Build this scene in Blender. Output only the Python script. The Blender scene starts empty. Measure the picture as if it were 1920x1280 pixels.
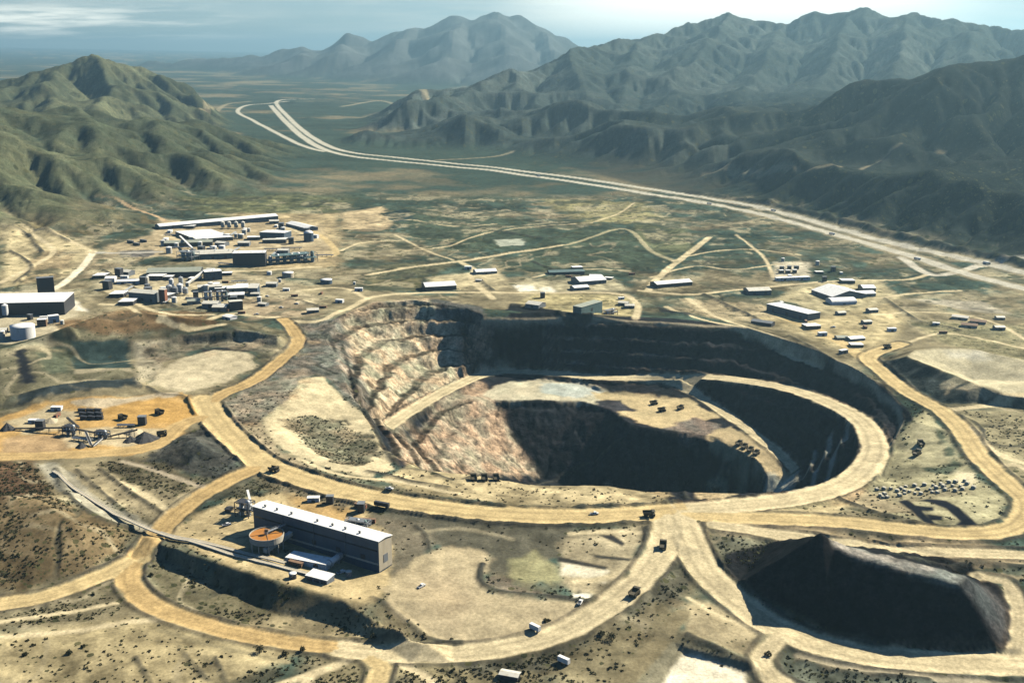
import bpy, bmesh, math, random, time
import numpy as np
from mathutils import Vector, Matrix
from mathutils.geometry import delaunay_2d_cdt
T0 = time.time()
SC = bpy.context.scene
COLL = SC.collection
rng = np.random.default_rng(7)
random.seed(7)

# ------------------------------------------------------------------ camera model (a 1920 x 1280 frame)
CAMZ = 350.0
PITCH = math.radians(14.8)
FPX = 2059.0
SA, SE = math.radians(55.0), math.radians(38.0)      # sun azimuth (from +Y towards +X) and elevation
SUN = Vector((math.sin(SA) * math.cos(SE), math.cos(SA) * math.cos(SE), math.sin(SE)))


def ray(px, py):
    xc = (px - 960.0) / FPX
    yc = (640.0 - py) / FPX
    return (xc, math.cos(PITCH) + yc * math.sin(PITCH), -math.sin(PITCH) + yc * math.cos(PITCH))


def W(px, py, z=0.0):
    """world point at height z seen at pixel (px, py) of the photograph"""
    d = ray(px, py)
    t = (z - CAMZ) / d[2]
    return (d[0] * t, d[1] * t, z)


def WD(px, py, dist):
    """world point at horizontal distance dist seen at a pixel"""
    d = ray(px, py)
    t = dist / math.hypot(d[0], d[1])
    return (d[0] * t, d[1] * t, CAMZ + d[2] * t)


# ------------------------------------------------------------------ noise
def _hash(ix, iy, seed):
    n = (ix.astype(np.int64) * 374761393 + iy.astype(np.int64) * 668265263 + seed * 1274126177) & 0xFFFFFFFF
    n = ((n ^ (n >> 13)) * 1274126177) & 0xFFFFFFFF
    n = (n ^ (n >> 16)) & 0xFFFFFF
    return n.astype(np.float32) / np.float32(0xFFFFFF)


def vnoise(x, y, seed=0):
    ix = np.floor(x); iy = np.floor(y)
    fx = (x - ix).astype(np.float32); fy = (y - iy).astype(np.float32)
    fx = fx * fx * (3 - 2 * fx); fy = fy * fy * (3 - 2 * fy)
    a = _hash(ix, iy, seed); b = _hash(ix + 1, iy, seed)
    c = _hash(ix, iy + 1, seed); d = _hash(ix + 1, iy + 1, seed)
    return (a + (b - a) * fx) * (1 - fy) + (c + (d - c) * fx) * fy


def fbm(x, y, scale, octs=4, seed=0, gain=0.5):
    """-1..1"""
    s = 0.0; amp = 1.0; tot = 0.0; f = 1.0 / scale
    for o in range(octs):
        s = s + amp * (vnoise(x * f + 17.3 * o, y * f - 9.1 * o, seed + o) * 2 - 1)
        tot += amp; amp *= gain; f *= 2.03
    return s / tot * 1.5


def ridged(x, y, scale, octs=4, seed=0):
    s = 0.0; amp = 1.0; tot = 0.0; f = 1.0 / scale
    for o in range(octs):
        s = s + amp * (1 - np.abs(vnoise(x * f + 5.3 * o, y * f - 3.7 * o, seed + o) * 2 - 1))
        tot += amp; amp *= 0.5; f *= 2.03
    return s / tot


def smooth(e0, e1, v):
    t = np.clip((v - e0) / (e1 - e0), 0, 1)
    return t * t * (3 - 2 * t)


def base_z(x, y):
    x = np.asarray(x, float); y = np.asarray(y, float)
    return (-0.07 * np.maximum(0, 800 - y) + 0.010 * np.maximum(0, np.minimum(y, 3200) - 1450)
            + 0.020 * np.maximum(0, -x - 150) * smooth(1100, 1600, y))


# ------------------------------------------------------------------ polylines
def catmull(pts, step=10.0):
    P = [np.array(p, float) for p in pts]
    if len(P) < 3:
        P2 = P
        out = []
        for a, b in zip(P2[:-1], P2[1:]):
            n = max(1, int(np.linalg.norm((b - a)[:2]) / step))
            out += [a + (b - a) * k / n for k in range(n)]
        return np.array(out + [P2[-1]])
    Q = [2 * P[0] - P[1]] + P + [2 * P[-1] - P[-2]]
    out = []
    for i in range(1, len(Q) - 2):
        p0, p1, p2, p3 = Q[i - 1], Q[i], Q[i + 1], Q[i + 2]
        n = max(1, int(np.linalg.norm((p2 - p1)[:2]) / step))
        for k in range(n):
            t = k / n
            out.append(0.5 * ((2 * p1) + (-p0 + p2) * t + (2 * p0 - 5 * p1 + 4 * p2 - p3) * t * t
                              + (-p0 + 3 * p1 - 3 * p2 + p3) * t ** 3))
    out.append(Q[-2])
    return np.array(out)


class Road:
    def __init__(self, pts, w, berm=0.0, cut=True, col=(0.43, 0.305, 0.135), kind='road', zs=None, w2=None, feather=2.0):
        wp = []
        for i, p in enumerate(pts):
            if len(p) == 3:
                wp.append(W(*p))
            else:
                wp.append(W(p[0], p[1], 0.0) if zs is None else W(p[0], p[1], zs))
        self.line = catmull(wp, 11.0)
        self.w = w; self.w2 = w if w2 is None else w2
        self.berm = berm; self.cut = cut; self.col = col; self.kind = kind; self.feather = feather

    def widths(self):
        return np.linspace(self.w, self.w2, len(self.line))

    def edges(self, extra=0.0):
        L = self.line
        d = np.gradient(L[:, :2], axis=0)
        d /= np.maximum(1e-6, np.linalg.norm(d, axis=1))[:, None]
        n = np.stack([-d[:, 1], d[:, 0]], 1)
        ws = self.widths() + extra
        a = L.copy(); a[:, :2] += n * ws[:, None]
        b = L.copy(); b[:, :2] -= n * ws[:, None]
        return a, b


DIRT = (0.50, 0.39, 0.20)
DIRT2 = (0.44, 0.315, 0.145)
PALE = (0.53, 0.45, 0.28)
ROADS = [
    # main haul road past the near rim of the pit
    Road([(383, 748, 1), (398, 775, 0), (430, 815, 0), (490, 866, 0), (560, 895, 0), (650, 922, 0), (760, 943, 0), (900, 961, 0),
          (1050, 968, 0), (1200, 963, 0), (1290, 955, 0)], 13, 3.0, w2=14, col=DIRT),
    # ramp round the right side of the pit and down along the far wall
    Road([(1270, 957, 0), (1400, 946, -1), (1500, 932, -3), (1575, 911, -6), (1625, 875, -10), (1640, 835, -14), (1618, 792, -19),
          (1560, 757, -25), (1480, 729, -32), (1400, 714, -38), (1320, 706, -44), (1240, 705, -49), (1150, 709, -54), (1050, 701, -56),
          (960, 697, -57), (900, 704, -56), (830, 736, -52), (770, 771, -48), (722, 803, -44)], 14, 1.8, w2=9, col=PALE),
    # branch to the upper pit floor
    Road([(1175, 712, -54), (1250, 721, -57), (1305, 740, -61), (1355, 772, -65), (1410, 810, -69), (1462, 850, -74), (1496, 886, -79)], 7, 1.2, col=PALE),
    # road up the left
    Road([(385, 760, 0), (420, 738, 1), (480, 712, 2), (530, 672, 3), (560, 642, 5), (545, 612, 7), (530, 598, 8)], 9, 1.4, w2=7, col=DIRT2),
    # lower left road, under the conveyor
    Road([(495, 872, 0), (420, 905, -1), (350, 948, -3), (310, 985, -5), (275, 1025, -8), (247, 1060, -11), (243, 1093, -13), (285, 1133, -14),
          (380, 1170, -15), (500, 1197, -16), (620, 1213, -17), (720, 1227, -17)], 9, 1.3, w2=7, col=DIRT2),
    Road([(258, 1050, -11), (180, 1083, -12), (80, 1118, -13), (-60, 1142, -14)], 9, 1.0, col=DIRT),
    # bottom curve
    Road([(640, 1216, -17), (740, 1226, -17), (850, 1226, -16), (960, 1212, -14), (1060, 1183, -12), (1145, 1132, -8), (1207, 1080, -5),
          (1240, 1030, -2), (1252, 992, -1), (1250, 962, 0)], 9, 1.6, w2=11, col=PALE),
    # loop round the spoil heap
    Road([(1270, 957, 0), (1292, 1010, -3), (1325, 1072, -7), (1400, 1140, -11), (1480, 1188, -14), (1600, 1223, -16), (1750, 1241, -17), (1980, 1250, -18)], 12, 1.6, col=PALE),
    # right hand ring
    Road([(1280, 962, 0), (1400, 970, 0), (1560, 977, 0), (1700, 992, 0), (1830, 1000, 0), (1905, 985, 0), (1928, 945, 0), (1888, 905, 0), (1835, 853, 0),
          (1803, 805, 0), (1762, 768, 0), (1700, 733, 0), (1652, 694, 0), (1630, 668, 0), (1690, 645, 1)], 11, 1.6, w2=9, col=DIRT),
    Road([(1345, 985, -1), (1480, 1003, -1), (1700, 1030, -2), (1980, 1042, -3)], 7, 1.4, col=PALE),
    Road([(1835, 1078, -5), (1885, 1092, -7), (1908, 1140, -10), (1910, 1200, -14), (1895, 1246, -17)], 4.5, 1.0, col=PALE),
    Road([(1462, 1190, -13), (1428, 1235, -15), (1445, 1268, -16), (1530, 1310, -18)], 6, 1.0, col=PALE),
    Road([(690, 1222, -17), (716, 1250, -17), (695, 1300, -18)], 6, 0.8, col=DIRT),
    # left yard
    Road([(400, 778, 0), (340, 795, 0), (290, 835, 0), (200, 848, 0), (60, 855, 0), (-40, 856, 0)], 9, 0.0, col=DIRT2),
]
TRACKS_AND_STREAKS = [
    ([(1590, 794), (1586, 823), (1555, 889), (1510, 920)], 2.6, (0.33, 0.32, 0.25)), ([(1557, 818), (1550, 849), (1528, 885), (1493, 920)], 2.6, (0.33, 0.32, 0.25)), ([(1528, 847), (1521, 872), (1506, 898)], 2.2, (0.33, 0.32, 0.25)),  # sunlit bench ledges painted as pale streaks on the right pit wall
    ([(905, 602), (960, 602), (1100, 600), (1250, 607), (1400, 627), (1500, 661), (1600, 707), (1655, 745), (1690, 786), (1672, 830)], 2.0, (0.42, 0.36, 0.24)),
    # (pixels, half width, colour)
    ([(530, 600), (610, 598), (660, 575), (720, 553), (860, 548), (1000, 549), (1110, 548), (1170, 553), (1195, 572), (1192, 596)], 5, PALE),
    ([(690, 515), (780, 500), (870, 489), (960, 474), (1060, 459)], 6, PALE),
    ([(860, 490), (888, 505), (885, 525), (925, 560)], 5, PALE),
    ([(1330, 445), (1285, 480), (1235, 520), (1215, 545)], 6, PALE),
    ([(1060, 460), (1170, 430), (1220, 470), (1270, 492)], 5, (0.34, 0.31, 0.19)),
    ([(175, 472), (155, 500), (120, 530), (98, 543)], 6, (0.75, 0.68, 0.5)),
    ([(175, 474), (240, 474), (300, 472)], 6, (0.4, 0.38, 0.32)),
    ([(180, 366), (225, 376), (265, 395), (310, 415)], 5, (0.40, 0.29, 0.17)),
    ([(0, 420), (60, 440), (100, 470), (60, 500), (0, 530)], 5, PALE),
    ([(0, 405), (90, 430), (150, 460), (175, 474)], 5, PALE),
    ([(600, 485), (630, 475), (612, 450), (580, 430)], 6, DIRT),
    ([(300, 600), (420, 590), (520, 595)], 5, PALE),
    ([(190, 570), (250, 580), (310, 600), (420, 608)], 4, PALE),
    ([(1200, 545), (1300, 552), (1420, 540), (1560, 527), (1690, 525), (1740, 515)], 5, PALE),
    ([(1460, 590), (1530, 618), (1590, 650), (1640, 690)], 9, DIRT),
    ([(1640, 560), (1720, 550), (1800, 545)], 4, PALE),
    ([(1930, 740), (1860, 760), (1770, 768)], 5, PALE),
    ([(105, 878), (150, 920), (215, 965), (280, 992)], 5, (0.36, 0.33, 0.24)),
    ([(230, 865), (300, 885), (380, 912)], 3, (0.40, 0.34, 0.24)),
    ([(-20, 1195), (120, 1185), (240, 1165), (330, 1160)], 3, PALE),
    ([(500, 1290), (600, 1258), (690, 1225)], 3, PALE),
    ([(560, 1300), (585, 1262), (640, 1240)], 3, PALE),
    ([(740, 1240), (790, 1262), (830, 1300)], 3, PALE),
    ([(760, 470), (840, 462), (900, 440), (1000, 425), (1110, 418)], 3, PALE), ([(1110, 418), (1160, 400), (1190, 380)], 3, PALE), ([(740, 440), (800, 470), (850, 488)], 3, PALE),
    ([(1260, 490), (1340, 470), (1420, 468), (1500, 478)], 3, PALE), ([(1380, 440), (1430, 480), (1450, 520)], 3, PALE), ([(1220, 520), (1300, 500), (1380, 505), (1460, 495)], 3, PALE),
    ([(1000, 520), (1080, 505), (1180, 508)], 3, PALE), ([(1640, 590), (1740, 585), (1850, 600), (1930, 640)], 3, PALE), ([(1700, 640), (1780, 625), (1930, 655)], 3, PALE), ([(1250, 575), (1320, 600), (1400, 625)], 4, PALE),
    ([(1290, 560), (1360, 600), (1450, 640), (1540, 690)], 4, PALE), ([(640, 470), (680, 455), (760, 450)], 3, PALE), ([(700, 420), (760, 412), (860, 425), (930, 420)], 3, PALE), ([(560, 545), (640, 540), (690, 560)], 4, PALE),
    ([(330, 520), (400, 512), (520, 505), (600, 500)], 5, PALE), ([(200, 545), (300, 585), (400, 590)], 4, PALE), ([(300, 440), (400, 465), (520, 462), (600, 455)], 4, PALE), ([(520, 420), (600, 450)], 4, PALE),
    ([(1820, 800), (1870, 850), (1930, 870)], 4, PALE), ([(1850, 880), (1900, 870), (1940, 890)], 3, PALE), ([(560, 860), (640, 890), (760, 905), (860, 925)], 3, PALE), ([(230, 905), (300, 945), (330, 975)], 3, PALE),
    ([(780, 1000), (860, 990), (960, 1010)], 2.5, (0.27, 0.24, 0.16)), ([(1070, 1000), (1160, 995), (1205, 1000)], 3, PALE), ([(1080, 1090), (1150, 1080), (1190, 1050)], 3, PALE), ([(0, 1165), (110, 1150), (220, 1130)], 2.5, PALE),
    ([(300, 1180), (420, 1215), (540, 1240)], 2, (0.28, 0.24, 0.14)), ([(1290, 1120), (1340, 1150), (1420, 1180)], 2, PALE), ([(1500, 1230), (1620, 1258), (1760, 1270), (1930, 1290)], 4, (0.33, 0.29, 0.2)),
    ([(1280, 1150), (1240, 1200), (1160, 1290)], 6, (0.20, 0.17, 0.10)),
    ([(1830, 500), (1890, 488), (1960, 474)], 9, (0.50, 0.47, 0.38)),
    ([(1690, 483), (1750, 516), (1830, 500)], 8, (0.50, 0.47, 0.38)),
]
HIGHWAY = [
    ([(2000, 562), (1900, 536), (1800, 509), (1700, 477), (1600, 449), (1500, 421), (1400, 395), (1250, 369), (1100, 345), (980, 328), (900, 317),
      (760, 304), (660, 293), (605, 279), (565, 255), (532, 225), (508, 198)], 10),
    ([(2000, 530), (1900, 506), (1800, 483), (1700, 462), (1600, 435), (1500, 408), (1400, 384), (1250, 359), (1100, 336), (980, 321), (900, 311),
      (760, 297), (660, 286), (612, 272), (575, 250), (545, 224), (520, 190), (580, 186), (612, 186)], 9),
    ([(605, 284), (560, 270), (520, 250), (478, 228), (446, 210), (462, 198), (505, 194), (540, 190)], 8),
]

# ------------------------------------------------------------------ surveyed break lines (px, py, z)
BL = [
    # pit crest, from the near left corner round the left and far side to the right
    [(747, 877, -10), (715, 840, -11), (690, 790, -12), (655, 730, -6), (625, 660, 2), (600, 615, 8), (640, 590, 14), (700, 566, 22), (780, 562, 22),
     (870, 575, 17), (905, 600, 9), (960, 601, 7), (1100, 599, 7), (1250, 606, 5), (1400, 626, -4), (1500, 660, -7), (1600, 706, -8), (1655, 744, -8),
     (1693, 786, -6), (1672, 830, -9), (1652, 868, -9), (1640, 900, -5)],
    [(905, 589, 15), (960, 586, 15), (1040, 585, 15), (1110, 590, 13), (1180, 594, 9), (1250, 597, 7), (1400, 613, 4), (1500, 645, 2), (1600, 690, 1), (1658, 726, 0), (1706, 774, 0), (1712, 790, 0)],
    [(1645, 870, -7), (1650, 895, -14), (1640, 905, -5)],
    # near crest of the pit
    [(747, 877, -10), (800, 881, -10), (887, 890, -10), (993, 908, -10), (1140, 909, -9), (1207, 919, -8), (1273, 935, -4), (1330, 938, -4)],
    # crest of the deep pit = edge of the upper floor
    [(905, 742, -62), (925, 750, -63), (1000, 751, -63), (1090, 752, -64), (1140, 766, -64), (1180, 797, -66), (1240, 808, -67), (1300, 815, -68), (1345, 822, -70),
     (1390, 848, -74), (1425, 870, -78), (1438, 892, -81), (1432, 920, -85)],
    # upper floor
    [(925, 728, -61), (1000, 714, -61), (1090, 718, -61), (1130, 736, -63), (1180, 742, -63), (1250, 748, -64)],
    # deep floor
    [(1012, 895, -128), (1100, 915, -136), (1250, 930, -136), (1390, 935, -126)],
    [('w', 15, 1020, -128), ('w', 110, 1010, -136), ('w', 215, 1000, -134), ('w', 262, 1010, -124)],
    [('w', 31, 1185, -128), ('w', 15, 1020, -128)],
    [('w', 262, 1010, -124), (1390, 935, -126)],
    # cream bench on the left inside the haul road
    [(600, 712, 1), (560, 730, 1), (500, 790, -1), (540, 830, -2), (640, 872, -3), (720, 890, -4)],
    [(560, 800, -9), (600, 835, -14), (660, 858, -14), (700, 850, -12)],
    # building pad crest and toe
    [(285, 1008, -3), (330, 1030, -1), (400, 1052, -1), (520, 1091, -1), (640, 1122, -2), (745, 1172, -5), (800, 1205, -10)],
    [(300, 1042, -11), (400, 1096, -13), (520, 1151, -14), (640, 1168, -14), (740, 1190, -13)],
    [(430, 935, 0), (560, 925, 0), (640, 950, 0)],
    # spoil heap: crest, base
    [(1540, 1003, 35), (1562, 1024, 28), (1600, 1043, 25), (1700, 1068, 24), (1800, 1092, 22)],
    [(1590, 1026, 25), (1680, 1046, 24), (1810, 1078, 22), (1800, 1092, 22)],
    [(1356, 1036, -4), (1352, 1056, -5), (1374, 1088, -8), (1450, 1135, -11), (1560, 1183, -13), (1700, 1214, -15), (1850, 1226, -16), (1895, 1215, -15),
     (1902, 1150, -11), (1875, 1100, -7), (1840, 1080, -5)],
    [(1356, 1036, -4), ('w', 190, 752, -4), ('w', 232, 760, -3), ('w', 285, 745, -4), ('w', 330, 716, -5), (1840, 1080, -5)],
    # pale flat mound on the right
    [(1700, 668, 16), (1715, 656, 17), (1760, 651, 18), (1820, 653, 18), (1900, 670, 16), (2000, 690, 14), (2010, 752, 9), (1930, 748, 9), (1885, 742, 10), (1840, 724, 14), (1790, 704, 17), (1740, 684, 18), (1700, 668, 16)],
    [(1655, 668, 0), (1680, 655, 1), (1740, 646, 2)],
    [(1652, 680, 0), (1690, 712, 0), (1760, 752, 0), (1850, 757, 0), (1960, 768, 0), (2030, 768, 0)],
    # dark rock heap on the left
    [(368, 822, 9), (382, 838, 10)],
    [(290, 862, 0), (330, 808, 0), (385, 795, 0), (430, 830, 0), (462, 868, 0), (420, 898, -1), (340, 882, -1), (290, 862, 0)],
    # scrub hill on the lower left
    [(0, 930, 12), (80, 940, 12), (140, 985, 8)],
    [(60, 868, 0), (110, 890, -1), (200, 960, -4), (245, 1000, -6), (180, 1070, -12), (0, 1120, -13), (-120, 1140, -13)],
    # banks on the left beyond the yard
    [(0, 765, 0), (20, 750, 0), (250, 722, 2), (330, 738, 1)],
    [(0, 735, 13), (250, 702, 14), (262, 714, 10)],
    [(0, 700, 10), (240, 690, 11)],
    [(0, 655, 20), (60, 640, 22), (240, 632, 20), (250, 640, 18)],
    [(270, 730, 3), (290, 700, 5), (330, 675, 8), (380, 658, 9), (470, 662, 8), (480, 690, 4), (360, 735, 2), (270, 730, 3)],
    [(280, 650, 14), (340, 628, 20), (450, 618, 22), (520, 628, 18)],
    [(300, 668, 8), (350, 646, 9), (450, 640, 9), (520, 648, 9)],
    # brown hill below the left plant
    [(130, 610, 36), (190, 590, 40), (260, 585, 40), (350, 595, 36)],
    [(90, 625, 24), (200, 628, 22), (330, 620, 24), (420, 600, 27)],
    # basin of the white settling pond at the bottom
    [(1235, 1290, -18), (1285, 1225, -17), (1400, 1262, -18), (1405, 1300, -19)],
    [(1180, 1290, -15), (1262, 1205, -13), (1425, 1252, -15)],
    [(1270, 1180, -10), (1320, 1160, -9), (1440, 1190, -13), (1400, 1235, -14), (1285, 1195, -11)],
]


def bl_world():
    out = []
    for line in BL:
        out.append([(p[1], p[2], p[3]) if p[0] == 'w' else W(*p) for p in line])
    return out


# ------------------------------------------------------------------ near raster
class Grid:
    def __init__(s, x0, x1, y0, y1, res):
        s.x0, s.y0, s.res = x0, y0, res
        s.nx = int((x1 - x0) / res) + 1; s.ny = int((y1 - y0) / res) + 1
        s.x1 = x0 + (s.nx - 1) * res; s.y1 = y0 + (s.ny - 1) * res
        s.xs = (x0 + np.arange(s.nx) * res); s.ys = (y0 + np.arange(s.ny) * res)

    def win(s, xa, xb, ya, yb):
        i0 = max(0, int((xa - s.x0) / s.res)); i1 = min(s.nx, int((xb - s.x0) / s.res) + 2)
        j0 = max(0, int((ya - s.y0) / s.res)); j1 = min(s.ny, int((yb - s.y0) / s.res) + 2)
        if i0 >= i1 or j0 >= j1:
            return None
        X, Y = np.meshgrid(s.xs[i0:i1], s.ys[j0:j1])
        return (slice(j0, j1), slice(i0, i1)), X, Y

    def sample(s, A, x, y):
        fx = np.clip((x - s.x0) / s.res, 0, s.nx - 1.001); fy = np.clip((y - s.y0) / s.res, 0, s.ny - 1.001)
        i = fx.astype(int); j = fy.astype(int); u = fx - i; v = fy - j
        if A.ndim == 3:
            u = u[..., None]; v = v[..., None]
        return (A[j, i] * (1 - u) + A[j, i + 1] * u) * (1 - v) + (A[j + 1, i] * (1 - u) + A[j + 1, i + 1] * u) * v

    def nearest(s, A, x, y):
        i = np.clip(np.rint((x - s.x0) / s.res).astype(int), 0, s.nx - 1); j = np.clip(np.rint((y - s.y0) / s.res).astype(int), 0, s.ny - 1)
        return A[j, i]

    def inside(s, x, y):
        return (x >= s.x0) & (x <= s.x1) & (y >= s.y0) & (y <= s.y1)


G = Grid(-1350, 1550, 400, 2720, 1.5)
GX, GY = np.meshgrid(G.xs, G.ys)


def build_tin():
    verts = []; edges = []; zs = []; segs = []

    def add_line(pts, step=40.0):
        prev = None
        for k, p in enumerate(pts):
            if prev is not None:
                a = np.array(pts[k - 1]); b = np.array(p)
                n = max(1, int(np.linalg.norm((b - a)[:2]) / step))
                for q in range(1, n):
                    c = a + (b - a) * q / n
                    verts.append((c[0], c[1])); zs.append(c[2])
                    edges.append((prev, len(verts) - 1)); segs.append((verts[prev], zs[prev], verts[-1], zs[-1])); prev = len(verts) - 1
            verts.append((p[0], p[1])); zs.append(p[2])
            if prev is not None:
                edges.append((prev, len(verts) - 1)); segs.append((verts[prev], zs[prev], verts[-1], zs[-1]))
            prev = len(verts) - 1

    for line in bl_world():
        add_line(line)
    for r in ROADS:
        if r.cut:
            a, b = r.edges(1.0)
            keep = slice(0, None, 2)
            add_line([tuple(p) for p in a[keep]], 60); add_line([tuple(p) for p in b[keep]], 60)
    used = np.array(verts)
    # filler points on the base surface
    bx0, bx1, by0, by1 = G.x0 - 5, G.x1 + 5, G.y0 - 5, G.y1 + 5
    pit = np.array([p[:2] for p in bl_world()[0]])
    heap = None
    cand = []
    for x in np.arange(bx0, bx1, 55.0):
        for y in np.arange(by0, by1, 55.0):
            cand.append((x + random.uniform(-9, 9), y + random.uniform(-9, 9)))
    for x, y in cand:
        if np.min(np.hypot(used[:, 0] - x, used[:, 1] - y)) < 42:
            continue
        if poly_sdf(pit, np.array([[x]]), np.array([[y]]))[0, 0] < 30:
            continue
        if -110 < x < 310 and 880 < y < 1420:
            continue
        verts.append((x, y)); zs.append(float(base_z(x, y)))
    for t in np.linspace(0, 1, 40):
        for x, y in ((bx0 + t * (bx1 - bx0), by0), (bx0 + t * (bx1 - bx0), by1), (bx0, by0 + t * (by1 - by0)), (bx1, by0 + t * (by1 - by0))):
            verts.append((x, y)); zs.append(float(base_z(x, y)))
    vs, es, fs, vo, eo, fo = delaunay_2d_cdt([Vector(v) for v in verts], edges, [], 0, 0.02)
    SA_ = np.array([s[0] for s in segs]); SB_ = np.array([s[2] for s in segs]); ZA = np.array([s[1] for s in segs]); ZB = np.array([s[3] for s in segs])
    z = []
    for v, o in zip(vs, vo):
        if o:
            z.append(zs[o[0]])
        else:
            p = np.array(v[:]); ab = SB_ - SA_
            t = np.clip(((p - SA_) * ab).sum(1) / np.maximum(1e-9, (ab * ab).sum(1)), 0, 1)
            d = np.hypot(*(SA_ + ab * t[:, None] - p).T); k = np.argsort(d)[:2]
            z.append(float((ZA[k] + (ZB[k] - ZA[k]) * t[k]).mean()))
    Z = base_z(GX, GY).astype(np.float32)
    V = np.array([v[:] for v in vs]); z = np.array(z)
    for f in fs:
        (xa, ya), (xb, yb), (xc, yc) = V[f[0]], V[f[1]], V[f[2]]
        det = (yb - yc) * (xa - xc) + (xc - xb) * (ya - yc)
        if abs(det) < 1e-6:
            continue
        w = G.win(min(xa, xb, xc), max(xa, xb, xc), min(ya, yb, yc), max(ya, yb, yc))
        if w is None:
            continue
        sl, X, Y = w
        l1 = ((yb - yc) * (X - xc) + (xc - xb) * (Y - yc)) / det
        l2 = ((yc - ya) * (X - xc) + (xa - xc) * (Y - yc)) / det
        l3 = 1 - l1 - l2
        m = (l1 >= -1e-6) & (l2 >= -1e-6) & (l3 >= -1e-6)
        sub = Z[sl]; val = l1 * z[f[0]] + l2 * z[f[1]] + l3 * z[f[2]]
        sub[m] = val[m]
    return Z


def poly_sdf(P, X, Y):
    d = np.full(X.shape, 1e18); ins = np.zeros(X.shape, bool)
    n = len(P)
    for i in range(n):
        ax, ay = P[i]; bx, by = P[(i + 1) % n]
        ex, ey = bx - ax, by - ay
        t = np.clip(((X - ax) * ex + (Y - ay) * ey) / max(1e-9, ex * ex + ey * ey), 0, 1)
        d = np.minimum(d, (ax + t * ex - X) ** 2 + (ay + t * ey - Y) ** 2)
        c = ((ay > Y) != (by > Y))
        if ey != 0:
            ins ^= c & (X < ax + (Y - ay) / ey * ex)
    d = np.sqrt(d)
    return np.where(ins, -d, d)


def line_field(line, ws, R, grid):
    """yields window, sd (distance minus half width), lateral offset for a polyline, per chunk"""
    for k in range(0, len(line) - 1, 6):
        seg = line[k:k + 7]; wk = ws[k:k + 7]
        r = R + wk.max()
        w = grid.win(seg[:, 0].min() - r, seg[:, 0].max() + r, seg[:, 1].min() - r, seg[:, 1].max() + r)
        if w is None:
            continue
        sl, X, Y = w
        best = np.full(X.shape, 1e9); lat = np.zeros(X.shape)
        for a, b, wa, wb in zip(seg[:-1], seg[1:], wk[:-1], wk[1:]):
            ex, ey = b[0] - a[0], b[1] - a[1]; L2 = max(1e-9, ex * ex + ey * ey)
            t = np.clip(((X - a[0]) * ex + (Y - a[1]) * ey) / L2, 0, 1)
            d = np.hypot(a[0] + t * ex - X, a[1] + t * ey - Y)
            sd = d - (wa + (wb - wa) * t)
            m = sd < best
            best = np.where(m, sd, best)
            lat = np.where(m, (ex * (Y - a[1]) - ey * (X - a[0])) / math.sqrt(L2), lat)
        yield sl, best, lat


Z = build_tin()
print('tin', time.time() - T0)


def boxblur(A, r):
    for ax in (0, 1):
        P = np.pad(A, [(r + 1, r) if a == ax else (0, 0) for a in (0, 1)], mode='edge')
        c = np.cumsum(P, axis=ax, dtype=np.float64)
        n = A.shape[ax]
        A = ((np.take(c, np.arange(2 * r + 1, 2 * r + 1 + n), axis=ax) - np.take(c, np.arange(0, n), axis=ax)) / (2 * r + 1)).astype(np.float32)
    return A


# road distance field
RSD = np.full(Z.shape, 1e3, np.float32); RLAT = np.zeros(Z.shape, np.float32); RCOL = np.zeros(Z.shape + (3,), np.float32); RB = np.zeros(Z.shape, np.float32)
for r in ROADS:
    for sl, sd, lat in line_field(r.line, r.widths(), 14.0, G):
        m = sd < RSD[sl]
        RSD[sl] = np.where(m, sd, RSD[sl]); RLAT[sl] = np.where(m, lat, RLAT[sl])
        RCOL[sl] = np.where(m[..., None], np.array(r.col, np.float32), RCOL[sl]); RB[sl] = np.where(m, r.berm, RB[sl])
PIT = np.array([p[:2] for p in bl_world()[0]] + [p[:2] for p in bl_world()[3]][::-1])
PIT = np.array([p[:2] for p in bl_world()[0]] + [W(1600, 940, 0)[:2], W(1400, 962, 0)[:2], W(1273, 945, 0)[:2]] + [p[:2] for p in bl_world()[3]][-3::-1])
HEAP = np.array([p[:2] for p in bl_world()[17]] + [p[:2] for p in bl_world()[18]][::-1])
MOUND = np.array([W(*p)[:2] for p in [(1652, 676, 0), (1690, 712, 0), (1760, 752, 0), (1850, 757, 0), (1960, 768, 0), (2030, 768, 0), (2080, 720, 0), (2030, 670, 2), (1920, 655, 2), (1820, 640, 2), (1740, 646, 2), (1680, 655, 1)]])
ROCKHEAP = np.array([W(*p)[:2] for p in [(290, 862, 0), (330, 808, 0), (385, 795, 0), (430, 830, 0), (462, 868, 0), (420, 898, -1), (340, 882, -1)]])


def sdf_near(P, pad):
    S = np.full(Z.shape, 1e3, np.float32)
    w = G.win(P[:, 0].min() - pad, P[:, 0].max() + pad, P[:, 1].min() - pad, P[:, 1].max() + pad)
    if w:
        S[w[0]] = poly_sdf(P, w[1], w[2])
    return S


S_PIT = sdf_near(PIT, 30); S_HEAP = sdf_near(HEAP, 30); S_MOUND = sdf_near(MOUND, 30); S_RH = sdf_near(ROCKHEAP, 20)
gy, gx = np.gradient(Z, G.res)
SLOPE = boxblur(np.hypot(gx, gy), 2)
offroad = smooth(0.0, 5.0, RSD)
N8 = fbm(GX, GY, 9.0, 3, 11); N30 = fbm(GX, GY, 34.0, 4, 21); N120 = fbm(GX, GY, 130.0, 4, 31)
steep = smooth(0.22, 0.5, SLOPE) * offroad
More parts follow.
